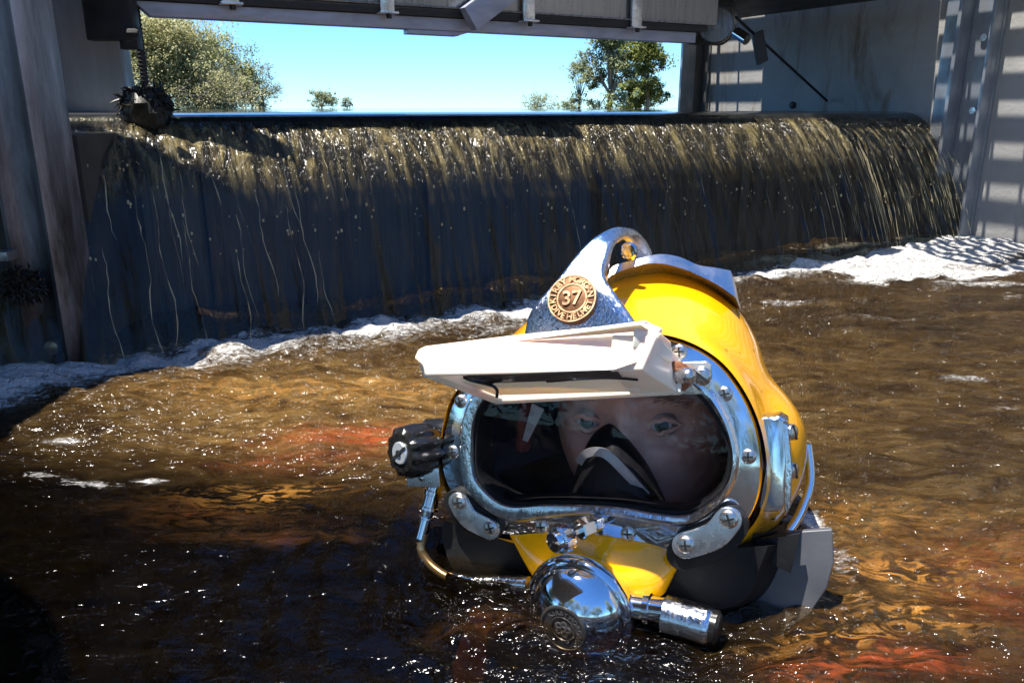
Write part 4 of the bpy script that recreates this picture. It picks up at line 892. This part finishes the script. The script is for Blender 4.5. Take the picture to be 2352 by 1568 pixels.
# ---- nose-block knob
ax0, ax1 = L(1395, 1190, .006), L(1318, 1222, .034)
dk = (ax1-ax0).normalized()
nb = part('valve_stem', lathe(ax0, dk, [(.0035, -.004), (.0035, .008), (.0062, .008), (.0062, .014), (.0045, .0145), (.0045, .017), (.0075, .017), (.0075, .026), (.0066, .027), (.003, .027), (.003, .045)], 6), chrome, angle=20)
kn = L(1300, 1233, .042)
part('knurled_knob', lathe(kn, dk, [(.003, -.004), (.0085, -.003), (.0092, -.001), (.0092, .006), (.0082, .0075), (.0076, .0078), (.0074, .0105), (.0066, .0118), (.0001, .0122)], 96, mod=lambda t, i, j: (1+.03*(j % 2)) if 1 <= i <= 3 else 1), chrome, nb, angle=20)

# ---- regulator
ra = Vector((-.17, -.22, .96)).normalized(); rc_ = L(1332, 1394, .022)
RR = .0372
reg = part('regulator', lathe(rc_, ra, [(RR*.8, -.02), (RR*.98, -.012), (RR*1.02, -.006), (RR*1.06, -.003), (RR*1.07, .0), (RR*1.05, .0035), (RR*1.0, .005), (RR*.985, .0038), (RR*.955, .0036), (RR*.945, .0052), (RR*.93, .009), (RR*.86, .0135), (RR*.72, .0195), (RR*.55, .0240), (RR*.46, .0256), (RR*.455, .025), (.0001, .025)], 96), chrome, angle=45)
ec = rc_+ra*.0251
cv = part('cover_badge', lathe(ec, ra, [(RR*.46, -.001), (RR*.46, .0016), (RR*.44, .0022), (RR*.415, .0022), (RR*.405, .0016), (RR*.25, .0016), (RR*.245, .0022), (RR*.225, .0022), (RR*.215, .0016), (.0001, .0018)], 64), blackem, angle=40)
ex = (X1-ra*X1.dot(ra)).normalized(); eyv = ra.cross(ex); mb = MB()
arc_text(mb, 'KIRBY', ec+ra*.0016, ex, eyv, ra, RR*.33, R(135), R(75), RR*.13, .0004)
arc_text(mb, 'MORGAN', ec+ra*.0016, ex, eyv, ra, RR*.33, R(55), R(-30), RR*.13, .0004)
for k in range(5):
    t = k*1.25; mb.add(*lathe(ec+ra*.0017+(ex*math.cos(t)+eyv*math.sin(t))*RR*.1, ra, [(RR*.07, 0), (RR*.07, .0005), (RR*.035, .0005), (RR*.035, 0)], 12))
mesh('lettering', mb.V, mb.F, greytxt, cv, smooth=False)
# adjustment knob to the right
s0, s1 = L(1430, 1388, .018), L(1528, 1402, .022); ak = (L(1640, 1440, .022)-L(1526, 1408, .018)).normalized()
part('side_tube', lathe(s0, (s1-s0), [(.011, -.006), (.011, .006), (.009, .008), (.0085, .016), (.0105, .0165), (.0105, .0205), (.0085, .021), (.0085, .03)], 28), chrome, reg, angle=30)
def knurl(t, i, j): return (1+.022*((i+j) % 2)) if 2 <= i <= 22 else 1
pk = [(.008, -.001), (.0112, 0)]+[(.0125, .001+q*.00142) for q in range(21)]+[(.0120, .0318), (.0112, .0326)]
knob = part('adjustment_knob', lathe(L(1524, 1408, .018), ak, pk, 72, mod=knurl), worn, reg, angle=15)
part('knob_end', lathe(L(1524, 1408, .018)+ak*.0322, ak, [(.0114, 0), (.0116, .004), (.009, .006), (.0001, .0062)], 28), blackpl, knob)
# ---- left: flow valve knob
vk0, vk1 = L(1000, 1024, -.014), L(919, 1040, .020); vd = (vk1-vk0).normalized()
def flute(t, i, j): return 1+(.075*math.cos(11*t) if 2 <= i <= 6 else .03*math.cos(11*t))
lv = (vk1-vk0).length
valve = part('flow_valve_knob', lathe(vk0, vd, [(.006, -.004), (.013, 0), (.0165, .004), (.0185, lv*.35), (.0192, lv*.62), (.0192, lv*.82), (.0182, lv*.93), (.0150, lv), (.0095, lv*.99), (.0001, lv*.98)], 88, mod=flute), blackpl, angle=40)
cp = vk0+vd*(lv*.985)
cpo = part('cap_screw', lathe(cp, vd, [(.0086, -.001), (.0086, .0012), (.008, .0018), (.0001, .002)], 36), whitecap, valve, angle=40)
x_, y_ = perp(vd); mb = MB(); dd_ = (X1*.75+Y1*.5); dd_ = (dd_-vd*dd_.dot(vd)).normalized(); mb.add(*box(cp+vd*.002, dd_*.0092, vd.cross(dd_)*.0009, vd*.0006)); mb.add(*lathe(cp+vd*.001, vd, [(.0026, 0), (.0026, .002), (.0001, .0024)], 14))
mb.build('slot', dark, cpo, smooth=False)
part('valve_body', lathe(L(1020, 995, -.02), (L(965, 990, -.02)-L(1020, 995, -.02)), [(.012, -.012), (.012, .004), (.0105, .012), (.0105, .016), (.0001, .017)], 24), blackpl)
vb = slab_part('valve_block', [(960, 1068), (1030, 1062), (1034, 1108), (958, 1106)], -.022, -.004, steel)
d2 = diamond('diamond_emblem', [(978, 1084), (1000, 1072), (1026, 1080), (1004, 1096)], -.004, blackem, vb, .18)
mb = MB(); V, F = glyphs('MORGAN', .0028, .0002); c_ = L(1001, 1087, -.0035); mb.add([c_+v_ for v_ in V], F); mb.build('lettering', blackem, vb, smooth=False)
screw(969, 1096, -.004, .003, vb, 'slot', .5)
# fitting and whip tube
q0, q1, q2 = L(1000, 1108, -.012), L(985, 1165, -.008), L(972, 1245, -.004); fdr = (q1-q0).normalized()
ft = part('hose_fitting', lathe(q0, fdr, [(.0075, 0), (.0075, .003), (.0062, .0035), (.0062, .006), (.0078, .0065), (.0078, .0095), (.0066, .010), (.0066, .019), (.0078, .0195), (.0078, .0215), (.0052, .022), (.0046, .027), (.006, .0275), (.006, .029), (.0046, .0295), (.0042, .045), (.003, .046)], 24), chrome, angle=25)
brass = noisy('tube_brass', (.35, .27, .16), (.2, .14, .08), 90, (.2, .4), .8, .1, .0004)
part('whip_tube', tube(spline([L(974, 1225, -.004), L(968, 1262, -.003), L(985, 1292, -.001), L(1020, 1320, .002), L(1060, 1335, .004)], 6, False), .0036, 12), brass)
part('hose_end', lathe(L(1028, 1322, .003), L(1110, 1340, .006)-L(1028, 1322, .003), [(.0035, 0), (.0045, .002), (.0045, .02), (.006, .021), (.006, .03)], 16), chrome, angle=30)
part('supply_tube', tube(spline([L(1090, 1338, .006), L(1150, 1338, .006), L(1215, 1342, .01)], 6, False), .006, 16), worn)
part('supply_nut', lathe(L(1150, 1340, .006), X1, [(.0075, 0), (.0075, .012), (.006, .0125), (.006, .016), (.0085, .0165), (.0085, .022), (.005, .023)], 6), chrome, angle=20)
# ---- right: chrome strap handle
sh = slab_part('side_latch', [(1752, 958), (1790, 956), (1800, 962), (1806, 1060), (1803, 1150), (1795, 1168), (1748, 1168), (1744, 1155), (1760, 1060)], -.020, -.012, chrome, bev=.0012)
slab_part('latch_side', [(1798, 952), (1812, 958), (1822, 1060), (1818, 1140), (1806, 1160), (1803, 1060)], -.05, -.018, worn, sh)
slab_part('latch_cap', [(1750, 948), (1795, 944), (1812, 955), (1795, 960), (1752, 962)], -.04, -.016, worn, sh)
screw(1818, 992, -.03, .0055, sh, 'slot', .3, (1, .1, .6)); screw(1820, 1080, -.03, .0055, sh, 'slot', .3, (1, 0, .6))
# ---- black rubber neck collar and the lower clamp ring
neck = [(-.006, [(1030, 1150), (1060, 1190), (1150, 1232), (1300, 1258), (1500, 1275), (1600, 1282), (1700, 1225), (1735, 1215), (1765, 1240), (1742, 1310), (1715, 1372), (1640, 1400), (1540, 1396), (1420, 1404), (1250, 1400), (1130, 1380), (1050, 1320), (1015, 1230)]),
        (-.05, [(1040, 1160), (1080, 1190), (1200, 1222), (1400, 1245), (1600, 1265), (1700, 1215), (1770, 1190), (1830, 1200), (1815, 1290), (1750, 1380), (1600, 1440), (1400, 1450), (1200, 1440), (1090, 1390), (1030, 1300)]),
        (-.12, [(1090, 1180), (1200, 1200), (1400, 1220), (1600, 1230), (1740, 1195), (1800, 1200), (1800, 1280), (1730, 1380), (1600, 1440), (1400, 1450), (1230, 1430), (1130, 1350)])]
nr_ = [polar(p, k, (1400, 1325)) for k, p in neck]
part('neck_collar', loft(nr_), rubber, angle=60)
part('clamp_ring', tube(spline([L(1855, 1020, -.12), L(1862, 1100, -.115), L(1846, 1160, -.108), L(1815, 1215, -.1), L(1770, 1262, -.09), L(1720, 1310, -.08)], 5, False), .0035, 12), chrome)
part('strap_tab', (lambda a: loft([a, [p+Vector((0, 0, -.004)) for p in a]]))([L(x, y, -.02) for x, y in [(1735, 1238), (1938-100, 1226), (1816, 1316), (1762, 1290), (1745, 1300)]]), rubber, smooth=False)

# ================================================================== THE DIVER
diver = empty('person', HO-Vector((0, 0, .2))); tag(diver, 'diver looking out through the face port of the yellow helmet, dark suit below the water', 'person')
HC = L(1436, 985, -.048)-Vector((0, 0, .087)); dmi = diver.matrix_basis.inverted()
def dw(p): return dmi @ (HM @ p)
nU, nV = 120, 90; V = []
def g(x, y, cx_, cy_, sx_, sy_): return math.exp(-((x-cx_)/sx_)**2-((y-cy_)/sy_)**2)
for i in range(nU):
    th = -math.pi+2*math.pi*i/nU
    for j in range(nV):
        ph = -math.pi/2+math.pi*j/(nV-1); d = Vector((math.cos(ph)*math.sin(th), math.sin(ph), math.cos(ph)*math.cos(th)))
        x, y, z = d.x*.076, d.y*.112, d.z*.092
        if d.y < 0: x *= 1-.28*(-d.y)**1.5; z *= 1-.05*(-d.y)
        if d.z > 0:
            yy_ = y
            z -= .009*(g(x, yy_, -.031, .004, .016, .011)+g(x, yy_, .031, .004, .016, .011))
            z += .006*(g(x, yy_, -.03, .023, .022, .008)+g(x, yy_, .03, .023, .022, .008)+g(x, yy_, 0, .02, .012, .02))
            z += .016*g(x, yy_, 0, -.028, .011, .016)+.009*g(x, yy_, 0, -.008, .008, .02)
            z += .005*(g(x, yy_, -.042, -.022, .02, .016)+g(x, yy_, .042, -.022, .02, .016))
            z += .006*g(x, yy_, 0, -.062, .022, .007)+.006*g(x, yy_, 0, -.09, .016, .012)
            z -= .003*(g(x, yy_, -.03, -.010, .018, .003)+g(x, yy_, .03, -.010, .018, .003))
        V.append(HC+Vector((x, y-.0, z)))
F = []
for i in range(nU):
    k = (i+1) % nU
    for j in range(nV-1): F.append((i*nV+j, k*nV+j, k*nV+j+1, i*nV+j+1))
# neck and torso carried on below as one surface
body = MB(); body.V = V; body.F = F
nk = [(0, -.085, -.012, .052, .052), (0, -.14, -.02, .055, .055), (0, -.175, -.025, .09, .07), (0, -.205, -.03, .17, .095), (0, -.26, -.035, .19, .11), (0, -.38, -.04, .175, .105), (0, -.55, -.04, .15, .1)]
rg = [[HC+Vector((cx_+rx*math.cos(t), cy_, cz_+rz*math.sin(t))) for t in [2*math.pi*q/48 for q in range(48)]] for cx_, cy_, cz_, rx, rz in nk]
a_, b2 = loft(rg); body.add(a_, b2)
bdy = mesh('body', [dw(v_) for v_ in body.V], body.F, skin, diver, smooth=True, angle=180)
rm = bdy.modifiers.new('join', 'REMESH'); rm.mode = 'VOXEL'; rm.voxel_size = .0022; rm.use_smooth_shade = True
rg2 = [[HC+Vector((cx_+(rx+.006)*math.cos(t), cy_, cz_+(rz+.006)*math.sin(t))) for t in [2*math.pi*q/64 for q in range(64)]] for cx_, cy_, cz_, rx, rz in nk[1:]]
a_, b2 = loft(rg2, False, True); mesh('wetsuit', [dw(v_) for v_ in a_], b2, suitm, diver)
def headz(px, py, k=-.06): return L(px, py, k)
for px, py, sd in ((1350, 968, -1), (1520, 975, 1)):
    c = L(px, py, -.0535); c.z -= .0045
    e = mesh('eye', [dw(v_) for v_ in lathe(c, Z1, [(.0001, -.011), (.008, -.008), (.0112, 0), (.008, .008), (.0046, .0102)], 28)[0]], lathe(c, Z1, [(.0001, -.011), (.008, -.008), (.0112, 0), (.008, .008), (.0046, .0102)], 28)[1], eyew, diver)
    lk_ = Vector((.08, .06, 1)).normalized(); ic = c+lk_*.0095
    A2 = lathe(ic, lk_, [(.0054, -.001), (.0053, .0009), (.003, .0019), (.0001, .002)], 28); mesh('iris', [dw(v_) for v_ in A2[0]], A2[1], iris, e)
    A2 = lathe(ic+lk_*.0016, lk_, [(.0021, 0), (.0021, .0006), (.0001, .0008)], 18); mesh('pupil', [dw(v_) for v_ in A2[0]], A2[1], pupil, e)
    for upn, yo, rr_, nm in ((1, .0042, .0026, 'upper_eyelid'), (-1, -.0050, .0020, 'lower_eyelid')):
        pts = [c+Vector((t*.0145, yo*(1-(t*t))*1.05+(.001 if t*sd > 0 else -.001), .0095-.006*t*t)) for t in np.linspace(-1, 1, 13)]
        A2 = tube(pts, [rr_*(.35+.65*(1-t*t)) for t in np.linspace(-1, 1, 13)], 10); mesh(nm, [dw(v_) for v_ in A2[0]], A2[1], skin, diver)
    mb = MB()
    for q in range(80):
        t = random.uniform(-1, 1); p = c+Vector((t*.02+sd*.003, .0205-.005*t*t*1.0+random.gauss(0, .0013), .0155-.006*abs(t))); d = Vector((sd*random.uniform(.4, 1), random.uniform(-.1, .5), .15)).normalized()*.005
        mb.add(*tube([p-d*.5, p, p+d*.5], [.00022, .00018, .00006], 4))
    mesh('eyebrow', [dw(v_) for v_ in mb.V], mb.F, browm, diver)
# oral-nasal mask inside the helmet
mo = [(1398, 972), (1425, 984), (1450, 1012), (1490, 1070), (1530, 1150), (1545, 1185), (1300, 1185), (1305, 1140), (1330, 1060), (1360, 1000)]
R0 = [L(x, y, -.045) for x, y in mo]; mc = L(1410, 1120, -.03)
def shrink(rr_, f_, dz): return [mc+(p-mc)*f_+Vector((0, 0, p.z*0+dz+(-.045-mc.z)*0)) for p in rr_]
R0 = spline(R0, 5)
mk = []; c00 = L(1408, 1115, -.045); kx = lambda f_, k: [L(1408, 1115, k)+Vector(((p.x-c00.x)*f_, (p.y-c00.y)*f_, 0)) for p in R0]
mk = [kx(1.02, -.065), kx(1, -.045), kx(.95, -.034), kx(.82, -.022), kx(.6, -.013), kx(.34, -.009), kx(.06, -.008)]
msk = part('oral_nasal_mask', loft(mk), rubber, angle=70)
bd = spline([L(1330, 1062, -.022), L(1345, 1042, -.015), L(1372, 1036, -.010), L(1400, 1046, -.0075), L(1440, 1086, -.009), L(1485, 1136, -.018)], 6, False)
rb = []
for i, p in enumerate(bd):
    d = (bd[min(i+1, len(bd)-1)]-bd[max(i-1, 0)]).normalized(); s_ = Vector((-d.y, d.x, 0))*.0034; rb.append([p+s_, p+s_+Z1*.0022, p-s_+Z1*.0022, p-s_])
part('nose_band', loft(rb), bandm, msk, angle=30)
part('red_padding', tube(spline([L(1215, 900, -.05), L(1205, 960, -.05), L(1200, 1030, -.055)], 6, False), .006, 10), redm)
part('liner_strap', loft([[L(1222, 925, -.04), L(1250, 940, -.04), L(1250, 940, -.042), L(1222, 925, -.042)], [L(1200, 1010, -.045), L(1212, 1015, -.045), L(1212, 1015, -.047), L(1200, 1010, -.047)]]), bandm, smooth=False)
# grey panel of the harness in the water
fo_ = [(1805, 1222), (1912, 1215), (1916, 1290), (1900, 1350), (1860, 1410), (1780, 1465), (1690, 1505), (1655, 1512), (1640, 1440), (1700, 1380), (1770, 1330)]
fl_ = [L(x, y, -.035-.00018*max(0, x-1700)*0) for x, y in fo_]
fl2_ = [p+Vector((0, 0, -.006)) for p in fl_]
hn = part('harness_panel', loft([fl2_, fl_]), flapm, helmet, smooth=False); soften(hn, .0012)
